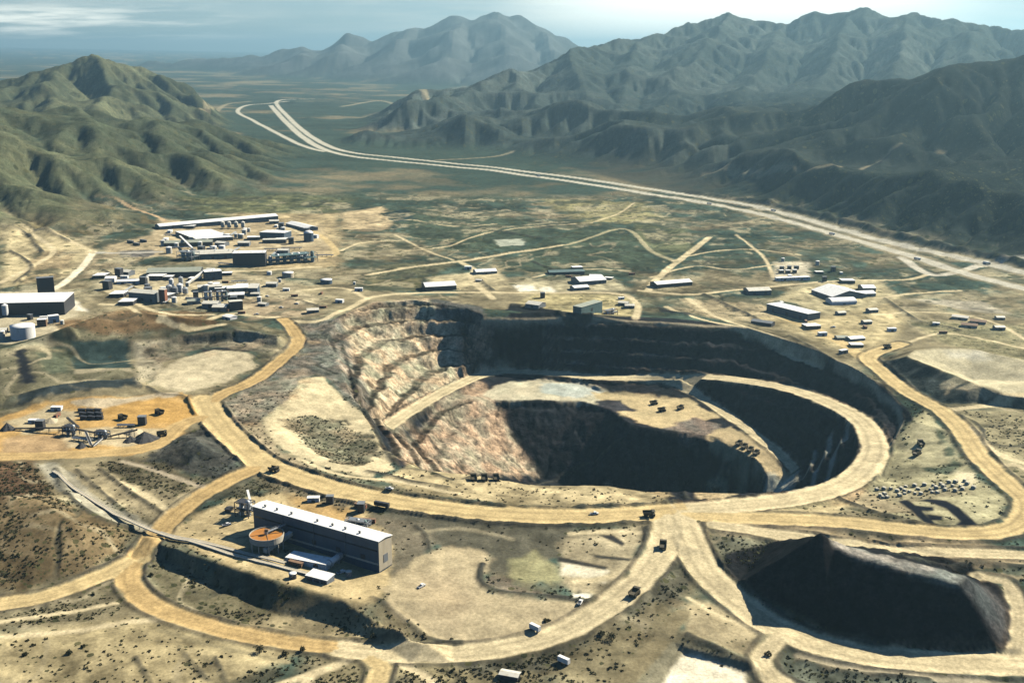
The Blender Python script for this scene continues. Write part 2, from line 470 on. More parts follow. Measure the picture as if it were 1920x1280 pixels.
# mine benches cut into the pit walls
pitmask = smooth(2, -4, S_PIT)
per = 15.0
NW = np.where(GX < 40, 0.04, 0.10) * N30
zz = Z / per + NW
fl = np.floor(zz); fr = zz - fl
terr = (fl + smooth(0.36, 1.0, fr)) * per - NW * per
TM = pitmask * steep * smooth(-78, -60, Z)
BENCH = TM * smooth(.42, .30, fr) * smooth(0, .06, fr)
Z = Z + (terr - Z) * TM * 0.9
Z += (N8 * 1.3 + 2.6 * (ridged(GX, GY, 19.0, 3, 41) - 0.6)) * pitmask * steep * 1.2
heapmask = smooth(1, -5, np.minimum(S_HEAP, S_RH)) 
Z += (N8 * 0.7 + N30 * 1.2 + 0.8 * (ridged(GX, GY, 9.0, 2, 47) - .6)) * heapmask
Z += (N8 * 0.35 + N30 * 0.9) * steep * (1 - pitmask) * (1 - heapmask)
Z += (0.35 * N8 + 1.1 * N30) * offroad * (1 - pitmask) * (1 - steep) * 0.6
# windrows beside the haul roads
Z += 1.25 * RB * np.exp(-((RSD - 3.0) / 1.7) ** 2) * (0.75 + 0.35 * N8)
print('near', time.time() - T0)
# ------------------------------------------------------------------ mountains: ridge lines, then stream erosion
RIDGES = [
    # name, half-slope, [(px, py, distance)]
    ('hill', .40, [(-60, 165, 4600), (20, 148, 5000), (70, 128, 5200), (115, 108, 5300), (180, 93, 5400), (235, 110, 5450), (300, 142, 5500), (345, 165, 5550), (385, 182, 5600)]),
    ('hill', .40, [(180, 93, 5400), (205, 140, 4800), (190, 185, 4300)]),
    ('hill', .40, [(235, 110, 5450), (290, 160, 4900), (330, 195, 4500)]),
    ('hill', .40, [(115, 108, 5300), (90, 150, 4700), (100, 180, 4300)]),
    ('hill', .36, [(-500, 160, 3300), (-250, 165, 3300), (-100, 172, 3300), (0, 185, 3350), (60, 190, 3500), (150, 186, 3600), (260, 196, 3600), (350, 211, 3650), (430, 235, 3650), (520, 270, 3550), (580, 292, 3450)]),
    ('hill', .36, [(150, 186, 3600), (170, 250, 3050), (215, 315, 2700)]),
    ('hill', .36, [(60, 190, 3500), (100, 265, 2950), (110, 330, 2600)]),
    ('hill', .36, [(260, 196, 3600), (320, 270, 3050), (400, 318, 2780)]),
    ('hill', .36, [(350, 211, 3650), (430, 285, 3150), (500, 322, 2900)]),
    ('hill', .36, [(-100, 172, 3300), (-10, 260, 2800), (20, 330, 2480)]),
    ('hill', .36, [(-250, 165, 3300), (-160, 280, 2600)]),
    # low brown hills at the foot
    ('hill', .22, [(-60, 392, 2330), (60, 380, 2360), (150, 378, 2370), (230, 395, 2330)]),
    # centre range rising to the right
    ('mountains', .38, [(612, 276, 4200), (680, 247, 4450), (760, 220, 4700), (815, 192, 5000), (870, 166, 5400), (960, 140, 5800), (1060, 97, 6300), (1110, 84, 6700),
                        (1200, 72, 7200), (1260, 50, 7500), (1320, 30, 7700), (1370, 23, 7800), (1420, 30, 7850), (1465, 38, 7800), (1540, 25, 7700), (1590, 24, 7700),
                        (1630, 17, 7600), (1665, 22, 7550), (1705, 15, 7500), (1740, 26, 7400), (1780, 21, 7300), (1840, 36, 7200), (1930, 50, 7000), (2050, 60, 6900), (2300, 60, 6900)]),
    ('mountains', .34, [(622, 266, 4050), (655, 250, 4080), (700, 236, 4100), (780, 224, 4120), (860, 230, 4080), (930, 260, 3950), (990, 288, 3750)]),
    ('mountains', .32, [(960, 246, 4150), (1060, 232, 4200), (1180, 240, 4000), (1290, 255, 3800), (1400, 262, 3600), (1500, 270, 3500)]),
    ('mountains', .28, [(1080, 288, 3560), (1180, 280, 3500), (1280, 290, 3300), (1400, 302, 3080), (1480, 325, 2850)]),
    ('mountains', .40, [(760, 220, 4700), (800, 262, 4200)]),
    ('mountains', .40, [(870, 166, 5400), (915, 215, 4750), (960, 262, 4250), (975, 285, 3950)]),
    ('mountains', .40, [(960, 140, 5800), (1010, 190, 5000), (1060, 240, 4400), (1040, 275, 4050)]),
    ('mountains', .42, [(1060, 97, 6300), (1085, 150, 5500), (1100, 170, 5100)]),
    ('mountains', .40, [(1200, 72, 7200), (1180, 130, 6000), (1170, 190, 5100), (1150, 250, 4300), (1130, 295, 3900)]),
    ('mountains', .40, [(1370, 23, 7800), (1330, 80, 6700), (1260, 150, 5600), (1230, 210, 4800), (1220, 265, 4200)]),
    ('mountains', .40, [(1465, 38, 7800), (1440, 110, 6300), (1380, 190, 5200), (1340, 250, 4300), (1310, 290, 3900)]),
    ('mountains', .40, [(1590, 24, 7700), (1560, 110, 6100), (1490, 200, 4900), (1450, 260, 4100), (1400, 300, 3700)]),
    ('mountains', .40, [(1705, 15, 7500), (1690, 100, 6100), (1640, 190, 4800), (1600, 250, 4100), (1560, 300, 3600)]),
    ('mountains', .40, [(1840, 36, 7200), (1800, 120, 5600), (1730, 220, 4400), (1690, 290, 3700), (1650, 320, 3400)]),
    ('mountains', .40, [(2050, 60, 6900), (1930, 150, 5200)]),
    ('mountains', .85, [(2300, 40, 3600), (2100, 50, 3500), (1990, 75, 3500), (1925, 106, 3550), (1880, 134, 3600), (1830, 168, 3650)]),
    ('mountains', .62, [(1925, 106, 3550), (1860, 215, 3000), (1800, 290, 2700), (1740, 330, 2650)]),
    ('mountains', .62, [(1990, 75, 3500), (1960, 230, 2750), (1900, 340, 2380), (1850, 390, 2300)]),
    ('mountains', .36, [(2100, 50, 3500), (2060, 250, 2600), (2000, 400, 2150)]),
    ('mountains', .30, [(1540, 372, 2720), (1600, 362, 2700), (1640, 352, 2690), (1690, 372, 2640)]),
    ('mountains', .26, [(1010, 310, 3650), (1090, 300, 3600), (1190, 312, 3400), (1290, 318, 3250)]),
    ('mountains', .24, [(1420, 300, 3500), (1500, 318, 3250), (1580, 322, 3150)]),
]
FAR = [
    (.46, [(280, 112, 17000), (330, 117, 16500), (380, 108, 16500), (470, 103, 16000), (540, 86, 15500), (572, 78, 15500), (590, 80, 15400), (625, 90, 15200), (650, 68, 15000), (672, 70, 15000),
           (700, 82, 14900), (740, 60, 14800), (775, 55, 14700), (800, 54, 14600), (830, 50, 14500), (855, 36, 14400), (872, 28, 14300), (890, 38, 14300), (915, 26, 14200), (932, 17, 14100), (948, 28, 14100),
           (970, 24, 14000), (990, 40, 14000), (1012, 50, 14000), (1060, 60, 14000), (1110, 78, 14000), (1200, 82, 14000), (1400, 80, 14000)]),
    (.40, [(932, 17, 14100), (945, 70, 12300), (955, 105, 11400)]),
    (.40, [(872, 28, 14300), (850, 75, 12500), (830, 110, 11500)]),
    (.40, [(775, 55, 14700), (740, 95, 12800)]),
    (.40, [(650, 68, 15000), (640, 100, 13200)]),
    (.40, [(572, 78, 15500), (560, 105, 13500)]),
    (.40, [(1012, 50, 14000), (1040, 95, 12000)]),
]


def ridge_field(X, Y, lines, warp, seed, conc=1.35):
    H = np.zeros(X.shape, np.float32)
    wx = X + warp * fbm(X, Y, warp * 6, 3, seed); wy = Y + warp * fbm(X, Y, warp * 6, 3, seed + 50)
    for sl, L in lines:
        P = np.array([WD(*p) for p in L])
        P[:, 2] = np.maximum(P[:, 2] - base_z(P[:, 0], P[:, 1]), 4)
        for a, b in zip(P[:-1], P[1:]):
            ex, ey = b[0] - a[0], b[1] - a[1]; L2 = ex * ex + ey * ey
            t = np.clip(((wx - a[0]) * ex + (wy - a[1]) * ey) / L2, 0, 1)
            d = np.hypot(a[0] + t * ex - wx, a[1] + t * ey - wy)
            # keep the crest itself on the drawn line
            d0 = np.hypot(a[0] + np.clip(((X - a[0]) * ex + (Y - a[1]) * ey) / L2, 0, 1) * ex - X, a[1] + np.clip(((X - a[0]) * ex + (Y - a[1]) * ey) / L2, 0, 1) * ey - Y)
            d = d * smooth(0, warp * 3, d0) + d0 * (1 - smooth(0, warp * 3, d0))
            zr = a[2] + (b[2] - a[2]) * t
            wdt = zr / sl * conc
            H = np.maximum(H, zr * np.clip(1 - d / np.maximum(wdt, 1), 0, 1) ** conc)
    return H


def erode(H, dx, iters, K, diff=0.10):
    """implicit stream-power erosion on a raster (carves gullies that run downhill)"""
    ny, nx = H.shape; n = ny * nx
    z = H.astype(np.float64).ravel().copy()
    idx = np.arange(n).reshape(ny, nx)
    A = None
    for it in range(iters):
        zp = np.pad(z.reshape(ny, nx), 1, constant_values=1e6)
        best = np.zeros((ny, nx)); rec = idx.copy(); dist = np.full((ny, nx), dx)
        for dj in (-1, 0, 1):
            for di in (-1, 0, 1):
                if di == 0 and dj == 0:
                    continue
                L = dx * math.hypot(di, dj)
                s = (z.reshape(ny, nx) - zp[1 + dj:1 + dj + ny, 1 + di:1 + di + nx]) / L
                m = s > best
                best[m] = s[m]; rec[m] = (idx + dj * nx + di)[m]; dist[m] = L
        order = np.argsort(z, kind='stable')
        r = rec.ravel().tolist(); ol = order.tolist()
        A = [dx * dx] * n
        for i in reversed(ol):
            k = r[i]
            if k != i:
                A[k] += A[i]
        f = (K * np.sqrt(np.array(A)) / dist.ravel()).tolist()
        zl = z.tolist()
        for i in ol:
            k = r[i]
            if k != i:
                zl[i] = (zl[i] + f[i] * zl[k]) / (1 + f[i])
        z = np.array(zl)
        zz = z.reshape(ny, nx)
        q = np.pad(zz, 1, mode='edge')
        lap = q[:-2, 1:-1] + q[2:, 1:-1] + q[1:-1, :-2] + q[1:-1, 2:] - 4 * zz
        z = (zz + diff * lap).ravel()
    return z.reshape(ny, nx).astype(np.float32), np.array(A).reshape(ny, nx).astype(np.float32)


MG = Grid(-3600, 5200, 1400, 9200, 17.0)
MX, MY = np.meshgrid(MG.xs, MG.ys)
HH = ridge_field(MX, MY, [(s, L) for k, s, L in RIDGES if k == 'hill'], 70, 5)
HM = ridge_field(MX, MY, [(s, L) for k, s, L in RIDGES if k == 'mountains'], 150, 15)
M0 = np.maximum(HH, HM)
M0 = M0 + (42 * fbm(MX, MY, 520, 4, 61) + 26 * fbm(MX, MY, 170, 4, 71) + 30 * (ridged(MX, MY, 330, 4, 73) - .6)) * smooth(4, 90, M0) + 1.2 * fbm(MX, MY, 60, 3, 72) * smooth(0.5, 20, M0)
hwl = np.where(MX > 200, 1690 + (790 - MX) * 2.36, 3082 + (200 - MX) * 1.3)
foot = smooth(120, 800, MY - hwl) * smooth(7000, 5500, MY) * smooth(-900, -250, MX)
M0 = M0 + foot * smooth(170, 40, M0) * 230 * np.clip(ridged(MX, MY, 620, 4, 75) - .42, 0, 1)
HD = np.full(MX.shape, 1e4)
for pts, hw in HIGHWAY:
    L = np.array([W(p[0], p[1], 22)[:2] for p in pts])
    for a, b in zip(L[:-1], L[1:]):
        ex, ey = b - a; t = np.clip(((MX - a[0]) * ex + (MY - a[1]) * ey) / (ex * ex + ey * ey), 0, 1)
        HD = np.minimum(HD, np.hypot(a[0] + t * ex - MX, a[1] + t * ey - MY))
M0 = M0 * np.where(MX < -1000, smooth(40, 300, HD), smooth(15, 80, HD))
M0 = np.maximum(M0, 0)
ME, MA = erode(M0, MG.res, 12, 0.13, 0.018)
ME = np.minimum(ME, M0 + 2) * smooth(0.0, 3.0, M0)
# detail that the raster is too coarse for
MHILL = (HH > HM)
FG = Grid(-9000, 6000, 9800, 19000, 48.0)
FX, FY = np.meshgrid(FG.xs, FG.ys)
F0 = ridge_field(FX, FY, FAR, 200, 25, 1.2)
F0 = np.maximum(F0 + (90 * fbm(FX, FY, 1200, 4, 81) + 50 * fbm(FX, FY, 350, 4, 82) + 90 * (ridged(FX, FY, 900, 4, 83) - .6)) * smooth(20, 250, F0), 0)
FE, FA = erode(F0, FG.res, 9, 0.05, 0.02)
FE = np.minimum(FE, F0 + 5) * smooth(0, 8, F0)
print('mountains', time.time() - T0)


def mtn(x, y):
    m = np.zeros(np.shape(x), np.float32)
    k = MG.inside(x, y)
    m = np.where(k, MG.sample(ME, x, y), m)
    k2 = FG.inside(x, y)
    m = np.where(k2, FG.sample(FE, x, y), m)
    return m


def height(x, y):
    x = np.asarray(x, float); y = np.asarray(y, float)
    h = np.where(G.inside(x, y), G.sample(Z, x, y), base_z(x, y) + 1.2 * fbm(x, y, 160, 3, 91))
    m = mtn(x, y)
    return h + m + (20.0 * (ridged(x, y, 170, 5, 95) - 0.6)) * smooth(8, 80, m)


TS = np.concatenate([np.arange(380, 1700, 3.0), np.arange(1700, 4500, 9.0), np.arange(4500, 20000, 40.0)])


def pick(px, py):
    d = ray(px, py); n = math.hypot(d[0], d[1])
    ux, uy, uz = d[0] / n, d[1] / n, d[2] / n
    z = CAMZ + uz * TS; h = height(ux * TS, uy * TS)
    k = np.nonzero(z <= h)[0]
    if len(k) == 0:
        return WD(px, py, 20000)
    i = k[0]
    if i == 0:
        t = TS[0]
    else:
        a = z[i - 1] - h[i - 1]; b = z[i] - h[i]
        t = TS[i - 1] + (TS[i] - TS[i - 1]) * a / max(1e-6, a - b)
    return (ux * t, uy * t, float(height(np.array([ux * t]), np.array([uy * t]))[0]))


# ------------------------------------------------------------------ ground colours (own colours, with some shade and sunlight painted in)
def paint_layers():
    L = []

    def P(pts, col, feather=4, scrub=None, rock=None, edge=3.0, mix=1.0):
        L.append((pts, col, feather, scrub, rock, edge, mix))
    TAN = (0.33, 0.265, 0.15); OL = (0.13, 0.125, 0.065); GREY = (0.16, 0.15, 0.115); CREAM = (0.50, 0.43, 0.27); ORANGE = (0.45, 0.29, 0.11)
    WHITE = (0.72, 0.68, 0.55); DARK = (0.018, 0.02, 0.024); SLATE = (0.035, 0.045, 0.046); BROWN = (0.17, 0.115, 0.06); GREEN = (0.055, 0.075, 0.05)
    # north flats
    P([(0, 330), (350, 300), (620, 300), (900, 330), (1100, 360), (900, 380), (700, 370), (560, 400), (300, 360), (0, 370)], GREEN, 40, .8, 0, 40)
    P([(330, 365), (560, 362), (660, 375), (640, 395), (560, 420), (400, 405)], (0.115, 0.12, 0.06), 20, .5, 0, 15)
    P([(0, 350), (180, 370), (290, 415), (180, 440), (0, 420)], (0.15, 0.125, 0.065), 15, .5, 0, 15)
    P([(640, 400), (720, 385), (740, 420), (720, 432), (640, 432)], (0.40, 0.32, 0.19), 8, .1)
    P([(725, 398), (800, 385), (860, 400), (1000, 415), (1030, 440), (950, 470), (840, 470), (760, 440)], GREEN, 15, .8, 0, 12)
    P([(1010, 372), (1200, 380), (1280, 420), (1100, 420)], (0.24, 0.22, 0.11), 20, .5, 0, 14)
    P([(1080, 425), (1200, 440), (1230, 500), (1090, 515), (930, 500), (960, 478)], GREEN, 14, .7, 0, 10)
    P([(1190, 420), (1290, 430), (1300, 470), (1240, 480), (1195, 450)], (0.12, 0.13, 0.07), 10, .6)
    P([(690, 500), (790, 490), (850, 495), (830, 512), (690, 525)], (0.10, 0.10, 0.06), 8, .6)
    P([(660, 525), (790, 520), (800, 545), (680, 545)], (0.13, 0.12, 0.065), 8, .4)
    P([(930, 450), (980, 447), (985, 460), (935, 463)], (0.36, 0.38, 0.30), 3, 0)
    P([(430, 400), (640, 400), (640, 500), (560, 505), (440, 505)], TAN, 20, .1)
    # pads of the north settlement
    P([(800, 520), (940, 505), (960, 540), (820, 545)], (0.40, 0.345, 0.21), 8, .1)
    P([(960, 530), (1150, 520), (1180, 545), (980, 548)], (0.40, 0.36, 0.23), 8, .1)
    P([(965, 535), (1000, 532), (1008, 545), (975, 547)], WHITE, 3, 0)
    P([(1010, 540), (1030, 537), (1040, 546), (1020, 548)], WHITE, 3, 0)
    P([(1230, 560), (1460, 560), (1500, 620), (1400, 610), (1300, 590)], (0.31, 0.26, 0.16), 12, .3)
    P([(1400, 590), (1520, 600), (1660, 560), (1700, 600), (1660, 660), (1560, 650), (1480, 620)], (0.37, 0.31, 0.175), 10, .1)
    P([(1520, 530), (1650, 525), (1690, 560), (1560, 590), (1450, 560)], (0.40, 0.35, 0.21), 8, .1)
    P([(1700, 560), (1840, 565), (1900, 590), (1800, 580)], (0.35, 0.32, 0.24), 8, .1)
    P([(1700, 600), (1920, 610), (1920, 680), (1760, 640)], (0.22, 0.20, 0.115), 10, .7)
    P([(1450, 490), (1520, 490), (1520, 520), (1450, 525)], (0.42, 0.38, 0.28), 6, .1)
    P([(1000, 550), (1180, 552), (1190, 592), (1060, 596), (960, 575)], (0.36, 0.31, 0.165), 6, .15)
    # left plant ground
    P([(180, 500), (300, 480), (440, 500), (600, 490), (620, 460), (600, 420), (300, 410), (280, 440), (200, 460)], (0.38, 0.31, 0.19), 10, .05)
    P([(180, 510), (330, 500), (520, 520), (600, 560), (560, 595), (420, 580), (260, 560), (180, 540)], (0.40, 0.345, 0.22), 8, .1)
    P([(0, 410), (120, 440), (190, 470), (130, 520), (0, 540)], (0.40, 0.34, 0.20), 12, .1)
    P([(60, 470), (150, 470), (110, 520), (40, 530)], (0.30, 0.24, 0.14), 8, .3)
    P([(170, 480), (290, 475), (240, 500), (180, 530), (150, 520)], (0.24, 0.20, 0.125), 8, .4)
    P([(225, 470), (290, 468), (288, 480), (225, 484)], (0.15, 0.14, 0.125), 3, .2)
    P([(-40, 550), (110, 540), (130, 560), (150, 580), (140, 620), (-40, 640)], (0.42, 0.37, 0.25), 6, 0)
    P([(118, 552), (140, 560), (165, 585), (145, 582)], WHITE, 5, 0)
    P([(100, 600), (230, 580), (390, 585), (400, 610), (220, 630), (110, 625)], BROWN, 8, .5)
    P([(440, 560), (560, 560), (600, 590), (470, 600)], (0.31, 0.25, 0.16), 8, .3)
    # left banks
    P([(-40, 650), (230, 632), (250, 690), (240, 720), (-40, 760)], (0.14, 0.13, 0.08), 6, .3)
    P([(20, 655), (50, 650), (70, 720), (40, 720)], DARK, 4, 0)
    P([(125, 640), (240, 634), (248, 690), (140, 692)], (0.035, 0.055, 0.05), 3, .2)
    P([(140, 692), (245, 690), (250, 698), (140, 700)], (0.33, 0.29, 0.19), 2, 0)
    P([(0, 645), (125, 640), (135, 650), (0, 656)], (0.07, 0.085, 0.06), 3, .3)
    P([(60, 660), (130, 660), (135, 700), (85, 705)], (0.075, 0.085, 0.055), 6, .4)
    P([(335, 633), (450, 622), (512, 630), (515, 638), (450, 638), (345, 645)], (0.022, 0.022, 0.022), 2, .1, .5)  # shadow of the steep bank painted in as a dark band
    P([(375, 655), (450, 646), (482, 650), (470, 658), (390, 668)], (0.022, 0.022, 0.022), 2, .1, .5)  # second bank shadow, also painted dark
    P([(1170, 1196), (1205, 1176), (1248, 1179), (1225, 1192), (1180, 1202)], (0.02, 0.022, 0.022), 1, 0, .3)
    P([(1318, 1158), (1330, 1151), (1356, 1150), (1352, 1158), (1326, 1163)], (0.02, 0.022, 0.022), 1, 0, .3)
    P([(1288, 1168), (1296, 1170), (1304, 1190), (1296, 1190)], (0.02, 0.022, 0.022), 1, 0, .3)
    P([(1262, 1205), (1290, 1216), (1392, 1256), (1388, 1262), (1290, 1228), (1268, 1222)], (0.06, 0.075, 0.08), 2, 0, .2)
    P([(1250, 1210), (1266, 1218), (1215, 1300), (1180, 1300)], (0.11, 0.11, 0.09), 2, 0, .1)
    P([(585, 600), (625, 608), (640, 640), (620, 655), (590, 630)], (0.03, 0.033, 0.032), 4, .1, .8)
    P([(575, 655), (640, 660), (655, 700), (610, 706), (590, 690)], (0.05, 0.052, 0.048), 6, .1, 1)
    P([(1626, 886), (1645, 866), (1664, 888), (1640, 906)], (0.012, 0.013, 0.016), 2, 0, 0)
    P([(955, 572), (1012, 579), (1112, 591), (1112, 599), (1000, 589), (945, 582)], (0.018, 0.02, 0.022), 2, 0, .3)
    P([(1240, 578), (1300, 588), (1300, 594), (1238, 584)], (0.03, 0.033, 0.033), 2, 0, .3)
    P([(725, 400), (760, 392), (780, 412), (745, 418), (728, 412)], (0.03, 0.05, 0.048), 4, .3)
    P([(30, 742), (250, 708), (262, 722), (30, 760)], SLATE, 3, .1)
    P([(250, 640), (310, 640), (300, 690), (260, 720)], (0.36, 0.32, 0.22), 5, .2)
    P([(275, 722), (300, 695), (340, 672), (400, 656), (468, 660), (478, 686), (430, 712), (365, 733), (345, 738)], (0.46, 0.40, 0.265), 3, 0)
    P([(270, 660), (330, 630), (470, 620), (530, 640), (500, 660), (380, 650), (300, 680)], (0.19, 0.17, 0.12), 6, .4, .6)
    P([(560, 640), (600, 610), (660, 640), (700, 790), (640, 740), (600, 700), (520, 710), (470, 735), (420, 760)], (0.15, 0.15, 0.125), 6, .3, .9)
    P([(420, 752), (480, 725), (540, 705), (570, 690), (590, 720), (520, 770), (470, 800), (440, 800)], (0.24, 0.22, 0.165), 6, .2, .8)
    P([(560, 712), (605, 706), (640, 740), (690, 790), (715, 838), (745, 880), (700, 895), (620, 880), (540, 850), (500, 815), (490, 790), (540, 750)], CREAM, 3, 0)
    P([(530, 790), (575, 775), (640, 790), (690, 815), (712, 850), (680, 870), (620, 865), (570, 835)], (0.19, 0.175, 0.115), 4, .5, .7)
    P([(440, 800), (490, 790), (500, 820), (540, 855), (600, 880), (560, 882), (500, 850)], (0.30, 0.25, 0.16), 4, .2)
    # yard on the left
    P([(-40, 830), (0, 785), (60, 758), (130, 750), (340, 735), (395, 765), (345, 800), (330, 830), (250, 852), (-40, 856)], ORANGE, 3, 0)
    P([(20, 790), (90, 760), (140, 775), (130, 800), (40, 815)], (0.44, 0.37, 0.23), 5, 0)
    P([(140, 755), (330, 735), (335, 742), (190, 765)], (0.48, 0.40, 0.27), 2, 0)
    P([(120, 812), (200, 800), (300, 805), (310, 820), (240, 838), (110, 838)], (0.46, 0.38, 0.235), 4, 0)
    P([(0, 820), (110, 815), (130, 850), (0, 850)], (0.37, 0.26, 0.14), 5, 0)
    P([(205, 765), (300, 745), (380, 768), (330, 795), (215, 795)], (0.46, 0.285, 0.095), 5, 0)
    # area inside the left triangle
    P([(300, 830), (400, 795), (465, 868), (420, 900), (330, 880), (270, 865)], (0.06, 0.063, 0.055), 4, .3, .5)
    P([(130, 870), (240, 865), (330, 890), (390, 910), (300, 975), (200, 945), (140, 900)], (0.29, 0.245, 0.15), 5, .1)
    P([(190, 870), (300, 870), (370, 905), (330, 930), (260, 915)], (0.12, 0.105, 0.065), 5, .7)
    P([(60, 868), (110, 870), (160, 915), (250, 970), (275, 995), (240, 985), (150, 950)], (0.34, 0.32, 0.24), 3, .1)
    # scrub hillside lower left
    P([(-60, 865), (60, 865), (110, 930), (200, 980), (245, 1000), (230, 1040), (150, 1080), (-60, 1120)], (0.155, 0.118, 0.065), 6, 1.0)
    P([(-60, 865), (50, 865), (80, 930), (-60, 960)], (0.11, 0.07, 0.042), 15, 1.0)
    # lower left flats
    P([(-60, 1140), (90, 1125), (230, 1080), (250, 1120), (210, 1150), (-60, 1190)], (0.165, 0.145, 0.09), 5, .9)
    P([(-60, 1200), (250, 1160), (420, 1185), (560, 1215), (520, 1250), (360, 1300), (-60, 1330)], (0.37, 0.31, 0.175), 8, .15)
    P([(280, 1040), (330, 1050), (500, 1120), (640, 1170), (620, 1200), (400, 1165), (290, 1120), (270, 1070)], (0.14, 0.125, 0.075), 6, .9)
    P([(420, 1175), (560, 1130), (640, 1170), (760, 1190), (760, 1215), (640, 1205)], (0.33, 0.275, 0.16), 6, .6)
    P([(640, 1235), (800, 1240), (1000, 1245), (1000, 1300), (560, 1300)], (0.22, 0.19, 0.11), 6, .7)
    # building pad
    P([(310, 1000), (430, 935), (560, 920), (650, 945), (740, 985), (760, 1060), (700, 1130), (640, 1122), (400, 1050)], (0.46, 0.37, 0.205), 4, .02)
    P([(540, 920), (640, 945), (680, 970), (640, 985), (560, 950)], (0.44, 0.30, 0.13), 6, 0)
    P([(480, 880), (600, 905), (700, 940), (640, 950), (540, 925)], (0.20, 0.17, 0.11), 5, .3)
    P([(700, 965), (780, 950), (1000, 965), (1080, 985), (1060, 1040), (960, 1080), (900, 1070), (920, 1040), (820, 1028), (740, 1080), (730, 1000)], (0.105, 0.10, 0.072), 4, .05, .1)
    P([(700, 965), (800, 985), (810, 1025), (745, 1075), (725, 1010)], (0.17, 0.15, 0.105), 8, .05)
    P([(745, 1080), (780, 1045), (825, 1024), (880, 1026), (922, 1042), (905, 1085), (925, 1108), (985, 1115), (1080, 1126), (1150, 1140), (1120, 1165), (1060, 1188), (960, 1206), (850, 1206), (800, 1190), (740, 1145), (725, 1105)],
      (0.43, 0.36, 0.225), 3, 0)
    P([(780, 1080), (850, 1070), (900, 1120), (860, 1180), (800, 1160)], (0.38, 0.31, 0.195), 15, 0)
    P([(960, 1050), (1000, 1035), (1050, 1060), (1060, 1090), (1000, 1095), (960, 1080)], (0.30, 0.285, 0.155), 4, 0)
    P([(905, 1085), (930, 1075), (990, 1105), (1060, 1115), (1130, 1122), (1060, 1124), (930, 1112)], (0.15, 0.13, 0.095), 2, .3, .3)
    P([(1060, 1010), (1200, 985), (1210, 1020), (1140, 1120), (1060, 1110), (1040, 1060)], (0.35, 0.30, 0.19), 4, .1)
    P([(1045, 1050), (1070, 1050), (1140, 1070), (1130, 1085), (1045, 1080)], (0.62, 0.57, 0.42), 2, 0)
    P([(1075, 1112), (1108, 1113), (1108, 1120), (1075, 1119)], WHITE, 1, 0, None, 0)
    # dark banks under the bottom road and right
    P([(820, 1240), (1000, 1240), (1150, 1180), (1230, 1090), (1270, 1060), (1290, 1100), (1230, 1180), (1120, 1240), (900, 1262)], (0.125, 0.12, 0.085), 5, .7)
    P([(1130, 1190), (1230, 1130), (1290, 1150), (1270, 1200), (1160, 1300), (1000, 1300), (1060, 1240)], (0.185, 0.16, 0.095), 5, .2)
    P([(1270, 1130), (1330, 1120), (1440, 1190), (1400, 1230), (1280, 1190)], (0.29, 0.245, 0.15), 4, .15)
    P([(1250, 1200), (1420, 1250), (1400, 1300), (1180, 1300)], (0.20, 0.185, 0.125), 3, .05)
    P([(1285, 1228), (1310, 1226), (1398, 1262), (1400, 1300), (1225, 1300)], (0.78, 0.72, 0.55), 2, 0, None, 1)
    P([(1470, 1215), (1600, 1235), (1750, 1252), (1950, 1262), (1950, 1310), (1500, 1300), (1455, 1260)], (0.105, 0.115, 0.085), 4, .6)
    P([(1500, 1240), (1640, 1252), (1760, 1268), (1640, 1268)], (0.32, 0.27, 0.17), 3, .2)
    # between the lower right roads
    P([(1340, 960), (1700, 985), (1930, 1040), (1930, 1090), (1820, 1075), (1560, 1010), (1350, 1008)], (0.36, 0.29, 0.175), 5, .2)
    P([(1700, 1045), (1930, 1050), (1930, 1085), (1820, 1070)], (0.09, 0.10, 0.07), 3, .3)
    P([(1560, 985), (1640, 985), (1690, 1010), (1580, 1000)], (0.14, 0.13, 0.09), 4, .4)
    P([(1340, 1005), (1480, 1010), (1400, 1060), (1350, 1050)], (0.13, 0.13, 0.09), 5, .6)
    P([(1280, 958), (1450, 945), (1560, 915), (1620, 935), (1560, 965), (1380, 965)], (0.42, 0.35, 0.20), 5, .05)
    # area right of the pit
    P([(1650, 870), (1700, 800), (1735, 770), (1790, 830), (1840, 900), (1890, 930), (1880, 975), (1820, 988), (1700, 975), (1600, 940)], (0.33, 0.305, 0.185), 4, .1)
    P([(1700, 850), (1735, 775), (1770, 800), (1785, 860), (1740, 875)], (0.42, 0.385, 0.235), 3, 0)
    P([(1755, 800), (1790, 840), (1800, 885), (1760, 890), (1740, 880), (1785, 870)], (0.11, 0.13, 0.085), 3, .2)
    P([(1790, 880), (1830, 885), (1838, 905), (1800, 915), (1780, 900)], (0.56, 0.50, 0.33), 3, 0)
    P([(1800, 930), (1850, 915), (1880, 930), (1870, 965), (1800, 985)], (0.37, 0.345, 0.21), 4, .05)
    P([(1620, 925), (1800, 910), (1820, 925), (1700, 945)], (0.36, 0.32, 0.20), 4, .2)
    P([(1770, 770), (1950, 765), (1950, 940), (1900, 900), (1830, 830)], (0.27, 0.24, 0.145), 5, .3)
    P([(1545, 925), (1600, 910), (1720, 965), (1620, 955)], (0.37, 0.31, 0.19), 4, .2)
    # black lined drains
    for q in ([(1684, 939), (1702, 936), (1760, 984), (1742, 987)], [(1714, 947), (1750, 950), (1752, 957), (1722, 957)], [(1736, 963), (1768, 967), (1768, 975), (1744, 975)],
              [(1718, 939), (1740, 935), (1775, 938), (1800, 952), (1838, 984), (1808, 987), (1788, 984), (1800, 976), (1772, 952), (1745, 942)]):
        P(q, (0.012, 0.014, 0.02), 1, 0, None, 0)
    P([(1150, 1003), (1172, 1018), (1168, 1024), (1120, 1002)], (0.03, 0.03, 0.03), 1, 0, None, 0)
    P([(1045, 1042), (1140, 1062), (1135, 1068), (1045, 1052)], (0.04, 0.04, 0.035), 1, 0, None, 0)
